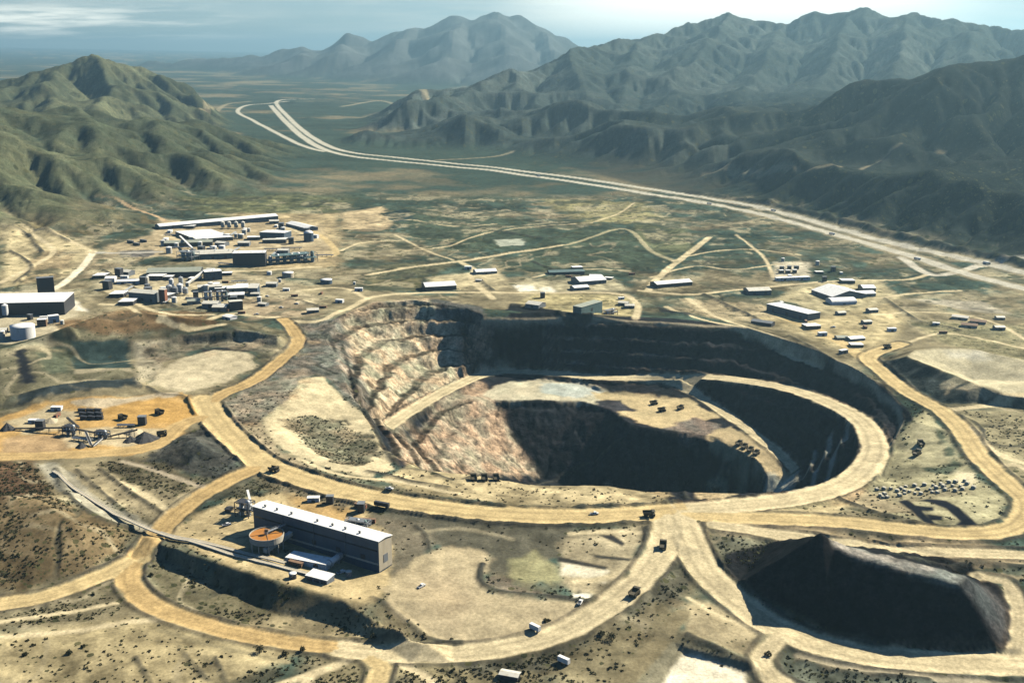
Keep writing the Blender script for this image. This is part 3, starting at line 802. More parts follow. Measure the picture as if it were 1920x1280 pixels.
    P([(1105, 1038), (1185, 1046), (1183, 1051), (1120, 1046)], (0.04, 0.04, 0.035), 1, 0, None, 0)
    # mound
    P([(1702, 668), (1715, 657), (1760, 652), (1820, 654), (1900, 671), (2000, 690), (2010, 750), (1930, 747), (1885, 741), (1840, 723), (1790, 703), (1740, 683)], (0.50, 0.45, 0.30), 3, 0, None, 2)
    P([(1770, 658), (1840, 658), (1850, 672), (1780, 668)], (0.66, 0.62, 0.47), 8, 0)
    P([(1655, 676), (1700, 669), (1740, 685), (1790, 706), (1840, 726), (1885, 744), (1960, 751), (1960, 768), (1850, 757), (1760, 752), (1690, 714)], (0.045, 0.055, 0.05), 3, .1, .4)
    P([(1755, 722), (1790, 705), (1810, 715), (1775, 735)], (0.36, 0.32, 0.21), 2, 0)
    P([(1790, 728), (1840, 722), (1865, 738), (1820, 745)], (0.36, 0.32, 0.21), 2, 0)
    # inside the pit
    P([(640, 600), (700, 566), (800, 560), (880, 580), (915, 640), (925, 690), (830, 735), (722, 803), (690, 770), (650, 690)], (0.42, 0.37, 0.255), 8, 0, 1.0)
    P([(860, 600), (905, 600), (930, 690), (890, 705), (850, 660)], (0.33, 0.225, 0.15), 14, 0, 1.0)
    P([(560, 600), (640, 600), (690, 720), (700, 790), (660, 760), (610, 690)], (0.17, 0.165, 0.135), 8, .2, 1.0)
    P([(810, 560), (900, 575), (910, 610), (870, 615), (820, 590)], (0.10, 0.105, 0.095), 6, 0, .9)  # shaded benches below the crest, painted as a dark patch
    P([(730, 815), (830, 745), (900, 715), (925, 745), (950, 800), (1010, 890), (880, 888), (760, 870)], (0.35, 0.29, 0.205), 6, 0, 1.0)
    P([(905, 740), (950, 715), (1010, 710), (1090, 714), (1140, 735), (1180, 752), (1140, 764), (1090, 752), (1000, 750), (925, 750)], (0.52, 0.48, 0.34), 3, 0, .15)
    P([(1020, 718), (1080, 716), (1130, 735), (1080, 745), (1020, 735)], (0.46, 0.50, 0.44), 4, 0, .2)
    P([(1110, 735), (1180, 735), (1290, 748), (1350, 780), (1300, 800), (1230, 805), (1160, 780)], (0.48, 0.39, 0.22), 3, 0, .1)
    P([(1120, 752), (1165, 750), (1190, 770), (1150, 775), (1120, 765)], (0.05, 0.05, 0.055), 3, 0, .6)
    P([(1240, 805), (1300, 780), (1350, 795), (1340, 822), (1290, 825)], (0.19, 0.165, 0.135), 4, 0, .8)
    P([(1320, 818), (1370, 800), (1430, 840), (1490, 888), (1480, 920), (1435, 918), (1438, 890), (1400, 852)], (0.46, 0.37, 0.215), 3, 0, .1)
    P([(1440, 885), (1495, 885), (1480, 922), (1430, 922)], (0.46, 0.46, 0.36), 4, 0, .2)
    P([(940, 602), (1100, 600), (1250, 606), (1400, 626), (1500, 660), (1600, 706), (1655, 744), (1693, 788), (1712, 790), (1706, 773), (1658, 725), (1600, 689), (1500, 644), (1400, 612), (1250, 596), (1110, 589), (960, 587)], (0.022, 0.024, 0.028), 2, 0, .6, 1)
    P([(880, 890), (1140, 909), (1260, 930), (1200, 950), (900, 940), (700, 900), (747, 880)], (0.36, 0.30, 0.175), 4, .1)
    P([(1300, 925), (1330, 903), (1360, 910), (1380, 928), (1330, 936)], (0.47, 0.40, 0.24), 2, 0)
    return L


COL = np.zeros(Z.shape + (3,), np.float32); SCR = np.full(Z.shape, 0.35, np.float32); ROC = np.zeros(Z.shape, np.float32)


def base_col(x, y, n1, n2):
    c = np.array([0.215, 0.185, 0.112], np.float32) * np.ones(np.shape(x) + (1,), np.float32)
    g = smooth(-0.35, 0.45, n1 + 0.5 * n2 + 0.45 * smooth(1350, 2300, y))[..., None]
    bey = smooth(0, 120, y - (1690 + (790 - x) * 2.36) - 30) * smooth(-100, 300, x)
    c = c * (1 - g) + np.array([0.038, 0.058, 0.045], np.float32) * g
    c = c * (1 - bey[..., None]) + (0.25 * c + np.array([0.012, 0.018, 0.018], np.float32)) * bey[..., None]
    return c * (1 + 0.35 * n2)[..., None]


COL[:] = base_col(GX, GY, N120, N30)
SCR[:] = np.clip(0.35 + 0.5 * N120 + 0.4 * smooth(1350, 2300, GY), 0, 1)
NE = N8 * 0.6 + N30 * 0.8
# pit, heaps: rock colours first
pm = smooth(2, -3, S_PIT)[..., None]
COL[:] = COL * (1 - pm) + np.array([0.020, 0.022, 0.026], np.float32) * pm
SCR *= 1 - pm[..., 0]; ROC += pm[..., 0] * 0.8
hm = smooth(1, -3, S_HEAP)[..., None]
COL[:] = COL * (1 - hm) + np.array([0.014, 0.0145, 0.016], np.float32) * hm
SCR *= 1 - hm[..., 0]; ROC = np.maximum(ROC, hm[..., 0] * .7)
HTOP = np.array([W(*p)[:2] for p in [(1548, 1010, 30), (1592, 1026, 25), (1680, 1046, 24), (1812, 1078, 22), (1798, 1093, 22), (1700, 1069, 24), (1600, 1044, 25), (1560, 1024, 28)]])  # flat top of the heap, painted pale as if sunlit
hm = smooth(2, -2, sdf_near(HTOP, 10))[..., None]
COL[:] = COL * (1 - hm) + np.array([0.25, 0.235, 0.19], np.float32) * hm
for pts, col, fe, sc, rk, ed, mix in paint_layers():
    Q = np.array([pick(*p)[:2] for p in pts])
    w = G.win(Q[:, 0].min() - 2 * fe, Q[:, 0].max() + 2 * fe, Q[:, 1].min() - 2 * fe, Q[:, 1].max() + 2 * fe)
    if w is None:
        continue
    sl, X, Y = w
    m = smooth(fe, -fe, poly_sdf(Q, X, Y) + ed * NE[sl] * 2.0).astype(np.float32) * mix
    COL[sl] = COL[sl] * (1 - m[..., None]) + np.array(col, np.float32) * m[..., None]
    if sc is not None:
        SCR[sl] = SCR[sl] * (1 - m) + sc * m
    if rk is not None:
        ROC[sl] = ROC[sl] * (1 - m) + rk * m
print('paint', time.time() - T0)
hm = smooth(1, -3, S_HEAP)[..., None]
COL[:] = COL * (1 - hm) + np.array([0.016, 0.017, 0.019], np.float32) * hm
hm = smooth(2, -2, sdf_near(HTOP, 10))[..., None]
COL[:] = COL * (1 - hm) + np.array([0.26, 0.265, 0.235], np.float32) * hm  # sunlit top strip painted pale over the black heap
HEND = np.array([W(*p)[:2] for p in [(1802, 1092, 22), (1815, 1078, 22), (1850, 1080, 0), (1905, 1150, -11), (1893, 1215, -15)]])  # right end of the heap, painted lighter as its sunlit side
hm = smooth(3, -3, sdf_near(HEND, 10) + 2 * N8)[..., None] * .8
COL[:] = COL * (1 - hm) + np.array([0.085, 0.09, 0.09], np.float32) * hm
# minor tracks, and the painted sunlit streaks of the pit wall
TSD = np.full(Z.shape, 1e3, np.float32)
for pts, hw, col in TRACKS_AND_STREAKS:
    L = catmull([pick(*p) for p in pts], 12)
    for sl, sd, lat in line_field(L, np.full(len(L), hw), 8.0, G):
        m = smooth(1.5, -1.5, sd + N8[sl] * 0.8)
        COL[sl] = COL[sl] * (1 - m[..., None]) + np.array(col, np.float32) * m[..., None]
        SCR[sl] *= 1 - m; ROC[sl] *= 1 - m
        TSD[sl] = np.minimum(TSD[sl], sd)
# variation of tone
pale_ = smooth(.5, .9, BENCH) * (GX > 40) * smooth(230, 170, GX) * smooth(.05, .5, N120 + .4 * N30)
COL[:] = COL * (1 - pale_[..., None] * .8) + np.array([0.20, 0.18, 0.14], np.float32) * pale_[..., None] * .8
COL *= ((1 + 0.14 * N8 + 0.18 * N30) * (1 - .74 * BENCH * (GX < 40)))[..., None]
# haul roads with their wheel tracks
m = smooth(2.0, -1.0, RSD + N8 * 2.0)[..., None]
RU = np.abs(RLAT / np.maximum(2.0, np.abs(RLAT) - RSD)) + .05 * N30
tone = 1.04 + .12 * smooth(.62, .85, RU) - .34 * np.exp(-((RU - .42) / .13) ** 2) * (.75 + .4 * N120) - .10 * np.exp(-(RU / .10) ** 2) + 0.06 * N30 + 0.04 * N8
COL[:] = COL * (1 - m) + RCOL * tone[..., None] * m
SCR *= 1 - smooth(4, 0, RSD); ROC *= 1 - m[..., 0]
# shaded side and drop-off of the windrows, painted as a dark band
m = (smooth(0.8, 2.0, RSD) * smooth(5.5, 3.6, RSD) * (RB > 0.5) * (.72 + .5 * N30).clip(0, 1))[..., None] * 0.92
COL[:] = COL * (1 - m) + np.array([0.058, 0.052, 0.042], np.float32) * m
# broken ground of the northern flats: bare pale patches and dark green clumps
nf = smooth(1250, 1500, GY) * smooth(6, 14, TSD) * offroad * (1 - pitmask)
pa = smooth(.22, .50, fbm(GX, GY, 55, 4, 201)) * nf * .65 * smooth(.05, .3, SCR)
COL[:] = COL * (1 - pa[..., None]) + np.array([0.36, 0.32, 0.205], np.float32) * pa[..., None]
gp = smooth(.12, .40, fbm(GX, GY, 38, 4, 211)) * nf * .75 * smooth(.05, .35, SCR)
COL[:] = COL * (1 - gp[..., None]) + np.array([0.045, 0.058, 0.04], np.float32) * gp[..., None]
# washes: branching dark lines of brush and pale sandy lines
def veins(sc, seed, w):
    wx = GX + 14 * fbm(GX, GY, 60, 2, seed + 3); wy = GY + 14 * fbm(GX, GY, 60, 2, seed + 4)
    return smooth(w, w * .25, np.abs(fbm(wx, wy, sc, 3, seed)))


rough_ = offroad * (1 - heapmask) * smooth(.02, .25, SCR) * smooth(3, 8, TSD)
v1 = veins(95, 401, .085) * rough_ * smooth(-.5, .1, N120 + .3 * N30) * (1 - pitmask) * .72
COL[:] = COL * (1 - v1[..., None]) + np.array([0.050, 0.052, 0.038], np.float32) * v1[..., None]
Z -= 1.6 * v1
v2 = veins(120, 421, .05) * rough_ * (1 - pitmask) * smooth(.3, -.2, N120) * .6
COL[:] = COL * (1 - v2[..., None]) + np.array([0.38, 0.33, 0.215], np.float32) * v2[..., None]
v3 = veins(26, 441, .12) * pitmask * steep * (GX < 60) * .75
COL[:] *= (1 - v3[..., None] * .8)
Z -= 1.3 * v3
mot = (offroad * smooth(.01, .10, SCR))
COL *= np.clip(1 + mot * (.26 * N8 + .30 * N30), .3, 1.8)[..., None]
# small dark banks and ditches round the pads
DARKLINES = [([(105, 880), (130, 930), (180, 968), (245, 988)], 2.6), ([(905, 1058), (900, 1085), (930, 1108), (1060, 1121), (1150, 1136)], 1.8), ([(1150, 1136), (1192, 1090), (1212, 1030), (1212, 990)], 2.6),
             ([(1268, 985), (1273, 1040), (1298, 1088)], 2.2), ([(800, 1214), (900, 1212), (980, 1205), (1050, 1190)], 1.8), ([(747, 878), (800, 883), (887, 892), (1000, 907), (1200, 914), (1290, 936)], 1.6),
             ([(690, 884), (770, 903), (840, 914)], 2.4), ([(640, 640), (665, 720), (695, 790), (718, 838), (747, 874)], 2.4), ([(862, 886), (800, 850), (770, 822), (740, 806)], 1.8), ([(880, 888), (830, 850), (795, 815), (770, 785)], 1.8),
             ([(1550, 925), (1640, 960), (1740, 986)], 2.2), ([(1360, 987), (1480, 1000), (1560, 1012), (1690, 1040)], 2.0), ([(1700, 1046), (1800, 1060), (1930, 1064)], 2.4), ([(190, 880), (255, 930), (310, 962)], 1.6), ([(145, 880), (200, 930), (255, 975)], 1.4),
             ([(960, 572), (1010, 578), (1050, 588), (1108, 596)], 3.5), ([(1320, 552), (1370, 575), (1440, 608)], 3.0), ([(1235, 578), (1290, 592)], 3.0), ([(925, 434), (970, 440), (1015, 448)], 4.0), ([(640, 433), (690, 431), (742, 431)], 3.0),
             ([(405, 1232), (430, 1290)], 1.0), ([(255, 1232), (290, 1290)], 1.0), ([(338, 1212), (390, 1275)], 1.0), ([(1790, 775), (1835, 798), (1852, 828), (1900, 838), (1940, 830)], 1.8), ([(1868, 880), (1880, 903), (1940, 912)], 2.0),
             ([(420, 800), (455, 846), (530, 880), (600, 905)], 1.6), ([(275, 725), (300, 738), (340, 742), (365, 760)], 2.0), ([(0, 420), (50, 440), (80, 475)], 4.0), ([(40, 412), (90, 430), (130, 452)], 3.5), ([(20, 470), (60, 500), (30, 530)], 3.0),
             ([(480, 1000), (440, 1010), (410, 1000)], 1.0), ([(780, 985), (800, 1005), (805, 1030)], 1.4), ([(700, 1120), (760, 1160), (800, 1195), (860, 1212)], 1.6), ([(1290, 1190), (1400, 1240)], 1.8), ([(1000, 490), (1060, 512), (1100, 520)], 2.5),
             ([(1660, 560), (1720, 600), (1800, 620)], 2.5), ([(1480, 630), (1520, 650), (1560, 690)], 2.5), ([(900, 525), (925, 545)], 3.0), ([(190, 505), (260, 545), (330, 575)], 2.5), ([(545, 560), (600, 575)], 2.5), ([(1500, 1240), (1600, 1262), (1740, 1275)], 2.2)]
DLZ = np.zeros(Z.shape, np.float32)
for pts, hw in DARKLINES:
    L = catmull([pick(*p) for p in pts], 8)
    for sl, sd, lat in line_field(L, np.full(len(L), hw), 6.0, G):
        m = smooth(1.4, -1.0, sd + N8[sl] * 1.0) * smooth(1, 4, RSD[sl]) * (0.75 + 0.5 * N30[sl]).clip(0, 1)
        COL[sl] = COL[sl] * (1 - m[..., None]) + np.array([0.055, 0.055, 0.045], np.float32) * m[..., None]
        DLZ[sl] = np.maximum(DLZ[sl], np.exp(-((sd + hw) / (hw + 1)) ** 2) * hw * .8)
Z += DLZ * offroad
# rough ground wherever scrub grows
far_ = smooth(1300, 1700, GY)
Z += SCR * offroad * (1 - pitmask) * (1 - heapmask) * ((2.2 + 2.0 * far_) * (ridged(GX, GY, 42.0, 4, 143) - .62) + 5.0 * far_ * (ridged(GX, GY, 130, 4, 144) - .6))
# highway in the near raster
HSD = np.full(Z.shape, 1e3, np.float32); HLAT = np.zeros(Z.shape, np.float32); BSD = np.full(Z.shape, 1e3, np.float32)
HW = []
for pts, hw in HIGHWAY:
    L = catmull([pick(*p) for p in pts], 25); HW.append((L, hw)); ih_ = len(HW)
    for sl, sd, lat in line_field(L, np.full(len(L), hw * 1.25), 45.0, G):
        m_ = sd < HSD[sl]; HSD[sl] = np.where(m_, sd, HSD[sl]); HLAT[sl] = lat if False else HLAT[sl]
        if ih_ == 2:
            k_ = sd < BSD[sl]; BSD[sl] = np.where(k_, sd, BSD[sl]); HLAT[sl] = np.where(k_, lat, HLAT[sl])
bank = np.exp(-((BSD - 24) / 10.0) ** 2) * (HLAT < 0) * smooth(150, 330, GX) * (.8 + .3 * N120)
Z += 9.0 * bank
COL[:] = COL * (1 - .8 * bank[..., None]) + np.array([0.03, 0.03, 0.03], np.float32) * .8 * bank[..., None]  # shade on the bank's near face, painted into its colour
m = smooth(2, -2, HSD)[..., None]
COL[:] = COL * (1 - m) + np.array([0.46, 0.435, 0.35], np.float32) * m
m2 = (smooth(14, 6, HSD) * (HSD > 0))[..., None] * 0.5
COL[:] = COL * (1 - m2) + np.array([0.34, 0.29, 0.18], np.float32) * m2
SCR *= 1 - smooth(12, 2, HSD)
print('colour', time.time() - T0)

# highway further out
G2 = Grid(-2600, 2600, 2500, 9000, 5.0)
H2 = np.full((G2.ny, G2.nx), 1e3, np.float32); T2 = np.full((G2.ny, G2.nx), 1e3, np.float32)
for L, hw in HW:
    for sl, sd, lat in line_field(L, np.full(len(L), hw * 1.35), 40.0, G2):
        H2[sl] = np.minimum(H2[sl], sd)
FARTRACK = [([(1320, 328), (1400, 322), (1480, 315), (1560, 308), (1650, 302), (1770, 288)], 6), ([(1320, 328), (1420, 322), (1480, 316)], 10),
            ([(1780, 330), (1830, 345), (1900, 340)], 6), ([(1840, 450), (1830, 430), (1870, 415), (1900, 440)], 4),
            ([(380, 205), (420, 198), (470, 190)], 14), ([(820, 300), (900, 296), (960, 285)], 10), ([(560, 190), (612, 190)], 20), ([(640, 200), (720, 190), (800, 185)], 18)]
for pts, hw in FARTRACK:
    L = catmull([pick(*p) for p in pts], 30)
    for sl, sd, lat in line_field(L, np.full(len(L), hw), 40.0, G2):
        T2[sl] = np.minimum(T2[sl], sd)
print('far', time.time() - T0)
# ------------------------------------------------------------------ the ground mesh: rows by distance, columns by bearing
def ground_rows():
    r = [330.0]
    while r[-1] < 60000:
        d = r[-1]
        if d < 480: s = 6.0
        elif d < 650: s = 1.25
        elif d < 1000: s = 1.7
        elif d < 1480: s = 1.9
        elif d < 3200: s = max(2.2, d * d / 350 * 0.00055)
        elif d < 9000: s = d * 0.0045
        elif d < 19000: s = d * 0.0075
        else: s = d * 0.08
        r.append(d + s)
    return np.array(r)


def ground_cols():
    a = np.radians(np.concatenate([np.arange(-80, -33, 2.0), np.linspace(-32.5, 32.5, 1300), np.arange(34, 81, 2.0)]))
    return a


RR = ground_rows(); CA = ground_cols()
print('rows', len(RR), 'cols', len(CA))
A2, R2 = np.meshgrid(CA, RR)
VX = (np.sin(A2) * R2); VY = (np.cos(A2) * R2)
nr, nc = VX.shape
fx = VX.ravel(); fy = VY.ravel()
inN = G.inside(fx, fy)
M = mtn(fx, fy)
hz = np.where(inN, G.sample(Z, fx, fy), base_z(fx, fy) + 1.2 * fbm(fx, fy, 160, 3, 91))
hz = hz + M + (20.0 * (ridged(fx, fy, 170, 5, 95) - 0.6)) * smooth(8, 80, M)
# colours
n1 = fbm(fx, fy, 420, 4, 101); n2 = fbm(fx, fy, 90, 4, 111)
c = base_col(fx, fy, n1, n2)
msl = np.zeros(len(fx), np.float32)
gy_, gx_ = np.gradient(ME, MG.res); SLM = np.hypot(gx_, gy_); LOGA = np.log10(MA)
kM = MG.inside(fx, fy)
slm = np.where(kM, MG.sample(SLM, fx, fy), 0); la = np.where(kM, MG.sample(LOGA, fx, fy), 2)
hillm = np.where(kM, MG.nearest(MHILL, fx, fy), False)
mm = smooth(2, 30, M)
hillc = np.array([0.100, 0.110, 0.064]) * (1 + .25 * n2[:, None]) ; hillg = np.array([0.022, 0.034, 0.026])
g = np.clip(smooth(-.5, .5, n1 + 0.5 * n2) * 0.55 + smooth(3.2, 4.6, la) * 0.55, 0, 1)[:, None]
ch = hillc * (1 - g) + hillg * g
dk = (1 - .70 * smooth(-100, 1200, fx) * smooth(6500, 4200, fy))[:, None]; mtc = np.array([0.072, 0.088, 0.078]) * dk * (1 + .3 * n2[:, None]); mtg = np.array([0.014, 0.026, 0.028]) * dk  # dk: backlit shade of the right-hand slopes painted into their colour
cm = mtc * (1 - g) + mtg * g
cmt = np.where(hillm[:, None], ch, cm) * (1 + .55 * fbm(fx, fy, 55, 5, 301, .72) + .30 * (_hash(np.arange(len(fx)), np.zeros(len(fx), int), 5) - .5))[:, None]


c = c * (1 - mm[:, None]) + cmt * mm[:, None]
kF = FG.inside(fx, fy)
mf = np.where(kF, smooth(10, 120, M), 0)[:, None]
c = c * (1 - mf) + np.array([0.085, 0.095, 0.095]) * (1 + .5 * fbm(fx, fy, 400, 5, 311, .7)[:, None]) * (1 + 0.3 * n2[:, None]) * mf
k2 = G2.inside(fx, fy)
hs = np.where(k2, G2.sample(H2, fx, fy), 1e3); ts = np.where(k2, G2.sample(T2, fx, fy), 1e3)
m = smooth(3, -3, hs)[:, None]; c = c * (1 - m) + np.array([0.47, 0.45, 0.36]) * m
m = smooth(5, -5, ts)[:, None] * .55; c = c * (1 - m) + np.array([0.38, 0.33, 0.21]) * m
scr = np.clip(0.45 + 0.5 * n1, 0, 1) * (1 - smooth(4, -2, np.minimum(hs, ts))); roc = 0.35 * mm
# near colours, fading into the far ones at the raster edge; hills inside the raster keep their own
edge = np.minimum(np.minimum(fx - G.x0, G.x1 - fx), np.minimum(fy - G.y0, G.y1 - fy))
wN = (smooth(0, 150, edge) * (1 - smooth(3, 25, M)))
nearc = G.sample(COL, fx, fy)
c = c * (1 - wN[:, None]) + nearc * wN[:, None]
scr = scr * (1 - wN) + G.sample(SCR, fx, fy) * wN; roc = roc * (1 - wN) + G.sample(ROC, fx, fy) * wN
hsN = np.where(inN, G.sample(HSD, fx, fy), 1e3)
# which object a face belongs to
rid = np.zeros(len(fx), np.int8)
rid[(M > 10) & hillm] = 1
rid[(M > 10) & ~hillm] = 2
rid[kF & (M > 15)] = 3
S = lambda A: np.where(inN, G.sample(A, fx, fy), 1e3)
rid[S(S_PIT) < 0] = 4
rid[S(S_HEAP) < 0] = 5
rid[S(S_MOUND) < 0] = 6
rid[S(S_RH) < 0] = 7
rid[S(TSD) < -.5] = 8  # takes in the painted streaks of the pit wall too
rid[np.minimum(hs, hsN) < -.5] = 9
rid[S(RSD) < -.5] = 10
print('verts', len(fx), time.time() - T0)


def node_mat(name):
    m = bpy.data.materials.new(name); m.use_nodes = True
    nt = m.node_tree; nt.nodes.clear()
    return m, nt, nt.nodes, nt.links


def terrain_material():
    m, nt, N, L = node_mat('ground_earth')
    out = N.new('ShaderNodeOutputMaterial'); b = N.new('ShaderNodeBsdfPrincipled'); L.new(b.outputs[0], out.inputs[0])
    b.inputs['Roughness'].default_value = 0.95
    b.inputs['Specular IOR Level'].default_value = 0.0
    at = N.new('ShaderNodeAttribute'); at.attribute_name = 'Col'
    sc = N.new('ShaderNodeAttribute'); sc.attribute_name = 'scrub'
    rk = N.new('ShaderNodeAttribute'); rk.attribute_name = 'rock'
    geo = N.new('ShaderNodeNewGeometry')

    def noise(scale, det=4, rough=.6, vec=None):
        n = N.new('ShaderNodeTexNoise'); n.inputs['Scale'].default_value = scale; n.inputs['Detail'].default_value = det; n.inputs['Roughness'].default_value = rough
        L.new(vec or geo.outputs['Position'], n.inputs['Vector']); return n

    def math_(op, a, b_=None, clamp=False):
        n = N.new('ShaderNodeMath'); n.operation = op; n.use_clamp = clamp
        for i, v in enumerate((a, b_)):
            if v is None: continue
            if isinstance(v, (int, float)): n.inputs[i].default_value = v
            else: L.new(v, n.inputs[i])
        return n.outputs[0]

    def mr(v, a, b_, c_, d):
        n = N.new('ShaderNodeMapRange'); n.inputs[1].default_value = a; n.inputs[2].default_value = b_; n.inputs[3].default_value = c_; n.inputs[4].default_value = d
        L.new(v, n.inputs[0]); return n.outputs[0]

    def mixc(f, a, b_, typ='MIX'):
        n = N.new('ShaderNodeMix'); n.data_type = 'RGBA'; n.blend_type = typ
        if isinstance(f, (int, float)): n.inputs[0].default_value = f
        else: L.new(f, n.inputs[0])
        for k, v in ((6, a), (7, b_)):
            if isinstance(v, tuple): n.inputs[k].default_value = v + (1,)
            else: L.new(v, n.inputs[k])
        return n.outputs[2]
    fine = noise(0.45, 5, .65); mid = noise(0.07, 5, .6)
    tone = math_('MULTIPLY', mr(fine.outputs[0], .28, .72, .68, 1.28), mr(mid.outputs[0], .28, .72, .70, 1.25))
    col = mixc(1.0, at.outputs['Color'], tone, 'MULTIPLY')
    # rock: mottled blocks, pinkish and grey-green
    vr = N.new('ShaderNodeTexVoronoi'); vr.inputs['Scale'].default_value = 0.11; L.new(geo.outputs['Position'], vr.inputs['Vector'])
    sep = N.new('ShaderNodeSeparateColor'); L.new(vr.outputs['Color'], sep.inputs[0])
    rockn = noise(0.16, 6, .75)
    rt = math_('MULTIPLY', mr(rockn.outputs[0], .32, .66, .30, 1.55), mr(sep.outputs[0], 0, 1, .75, 1.2))
    rc = mixc(1.0, col, rt, 'MULTIPLY')
    hue = noise(0.035, 3, .5)
    rc = mixc(mr(hue.outputs[0], .46, .60, 0, .36), rc, mixc(1.0, rc, (1.30, .88, .70), 'MULTIPLY'))
    rc = mixc(mr(hue.outputs[0], .48, .32, 0, .45), rc, mixc(1.0, rc, (.82, 1.05, 1.0), 'MULTIPLY'))
    col = mixc(rk.outputs['Fac'], col, rc)
    # desert bushes too small and too many to model: dark dots with ragged edges
    for scl, th in ((0.06, .40), (0.145, .38), (0.30, .34)):
        v = N.new('ShaderNodeTexVoronoi'); v.inputs['Scale'].default_value = scl; v.inputs['Randomness'].default_value = 1.0
        wn = noise(0.8, 2, .5)
        vm = N.new('ShaderNodeVectorMath'); vm.operation = 'MULTIPLY_ADD'; vm.inputs[1].default_value = (1.6, 1.6, 0)
        L.new(wn.outputs['Color'], vm.inputs[0])
        flat = N.new('ShaderNodeVectorMath'); flat.operation = 'MULTIPLY'; flat.inputs[1].default_value = (1, 1, 0); L.new(geo.outputs['Position'], flat.inputs[0])
        L.new(flat.outputs[0], vm.inputs[2]); L.new(vm.outputs[0], v.inputs['Vector'])
        s2 = N.new('ShaderNodeSeparateColor'); L.new(v.outputs['Color'], s2.inputs[0])
        size = math_('MULTIPLY', mr(s2.outputs[1], 0, 1, .35, 1.0), th)
        dot = math_('LESS_THAN', v.outputs['Distance'], size)
        patch = noise(0.02, 4, .6)
        keep = math_('LESS_THAN', s2.outputs[0], math_('MULTIPLY', sc.outputs['Fac'], mr(patch.outputs[0], .35, .6, .35, 1.25)))
        f = math_('MULTIPLY', math_('MULTIPLY', dot, keep), .85)
        if scl < .1:
            sp = N.new('ShaderNodeSeparateXYZ'); L.new(geo.outputs['Position'], sp.inputs[0])
            f = math_('MULTIPLY', f, mr(sp.outputs[1], 1250, 1600, 0, 1))
        col = mixc(f, col, mixc(s2.outputs[2], (0.030, 0.036, 0.018), (0.075, 0.075, 0.035)))
    L.new(col, b.inputs['Base Color'])
    bp = N.new('ShaderNodeBump'); bp.inputs['Distance'].default_value = 1.6
    L.new(math_('ADD', mr(rk.outputs['Fac'], 0, 1, .25, 1.0), 0.0), bp.inputs['Strength'])
    bn = noise(0.22, 7, .7); L.new(bn.outputs[0], bp.inputs['Height']); L.new(bp.outputs[0], b.inputs['Normal'])
    return m


GROUND = terrain_material()
i0 = (np.arange(nr - 1)[:, None] * nc + np.arange(nc - 1)[None, :]).ravel()
QUADS = np.stack([i0, i0 + 1, i0 + nc + 1, i0 + nc], 1)
# a face goes to the object most of its corners lie in
QR = rid[QUADS]
fr_ = np.max(QR, axis=1)
LAB = ['terrain', 'hill_range', 'mountains', 'far_mountains', 'open_pit', 'spoil_heap', 'tailings_mound', 'rock_heap', 'dirt_track', 'highway', 'haul_road']


def mesh_np(name, v, q, attrs=None, mat=None, smooth_=True):
    me = bpy.data.meshes.new(name)
    me.vertices.add(len(v)); me.vertices.foreach_set('co', np.ascontiguousarray(v, np.float32).ravel())
    k = q.shape[1]
    me.loops.add(q.size); me.loops.foreach_set('vertex_index', np.ascontiguousarray(q, np.int32).ravel())
    me.polygons.add(len(q)); me.polygons.foreach_set('loop_start', np.arange(0, q.size, k, dtype=np.int32))
    me.update(calc_edges=True)
    me.polygons.foreach_set('use_smooth', np.full(len(q), smooth_, bool))
    for an, (ty, arr) in (attrs or {}).items():
        a = me.attributes.new(an, ty, 'POINT')
        a.data.foreach_set('color' if ty == 'FLOAT_COLOR' else 'value', np.ascontiguousarray(arr, np.float32).ravel())
    if mat:
        me.materials.append(mat)
    return me


VV = np.stack([fx, fy, hz], 1)
CC = np.concatenate([np.clip(c, 0.005, 0.9), np.ones((len(fx), 1))], 1)
GROUND_OBJ = {}
for k, nm in enumerate(LAB):
    q = QUADS[fr_ == k]
    if not len(q):
        continue
    u, inv = np.unique(q, return_inverse=True)
    me = mesh_np(nm, VV[u], inv.reshape(q.shape), {'Col': ('FLOAT_COLOR', CC[u]), 'scrub': ('FLOAT', scr[u]), 'rock': ('FLOAT', roc[u])}, GROUND)
    o = bpy.data.objects.new(nm, me); COLL.objects.link(o); GROUND_OBJ[nm] = o
    if nm in ('spoil_heap', 'tailings_mound', 'rock_heap'):
        pass
    else:
        o['kind'] = 'structure'
print('ground', time.time() - T0)


def ground(x, y):
    return float(height(np.array([x]), np.array([y]))[0])


# ------------------------------------------------------------------ camera, sun, sky, air
cam = bpy.data.cameras.new('camera'); co = bpy.data.objects.new('camera', cam); COLL.objects.link(co)
cam.sensor_width = 36; cam.lens = FPX / 1920 * 36; cam.clip_start = 1; cam.clip_end = 200000
co.location = (0, 0, CAMZ); co.rotation_euler = (math.pi / 2 - PITCH, 0, 0)
SC.camera = co
sl_ = bpy.data.lights.new('sun', 'SUN'); so = bpy.data.objects.new('sun', sl_); COLL.objects.link(so)
sl_.energy = 5.0; sl_.angle = math.radians(0.5); sl_.color = (1, 0.915, 0.745)
so.rotation_euler = SUN.to_track_quat('Z', 'Y').to_euler(); so.location = (400, 400, 800)
wd = bpy.data.worlds.new('World'); SC.world = wd; wd.use_nodes = True
nt = wd.node_tree; nt.nodes.clear()
wo = nt.nodes.new('ShaderNodeOutputWorld'); bg = nt.nodes.new('ShaderNodeBackground'); sky = nt.nodes.new('ShaderNodeTexSky')
sky.sky_type = 'NISHITA'; sky.sun_disc = False; sky.sun_elevation = SE; sky.sun_rotation = SA
sky.altitude = 1400; sky.air_density = 1.0; sky.dust_density = 1.0; sky.ozone_density = 1.0
bg.inputs['Strength'].default_value = 0.05
N = nt.nodes; L = nt.links


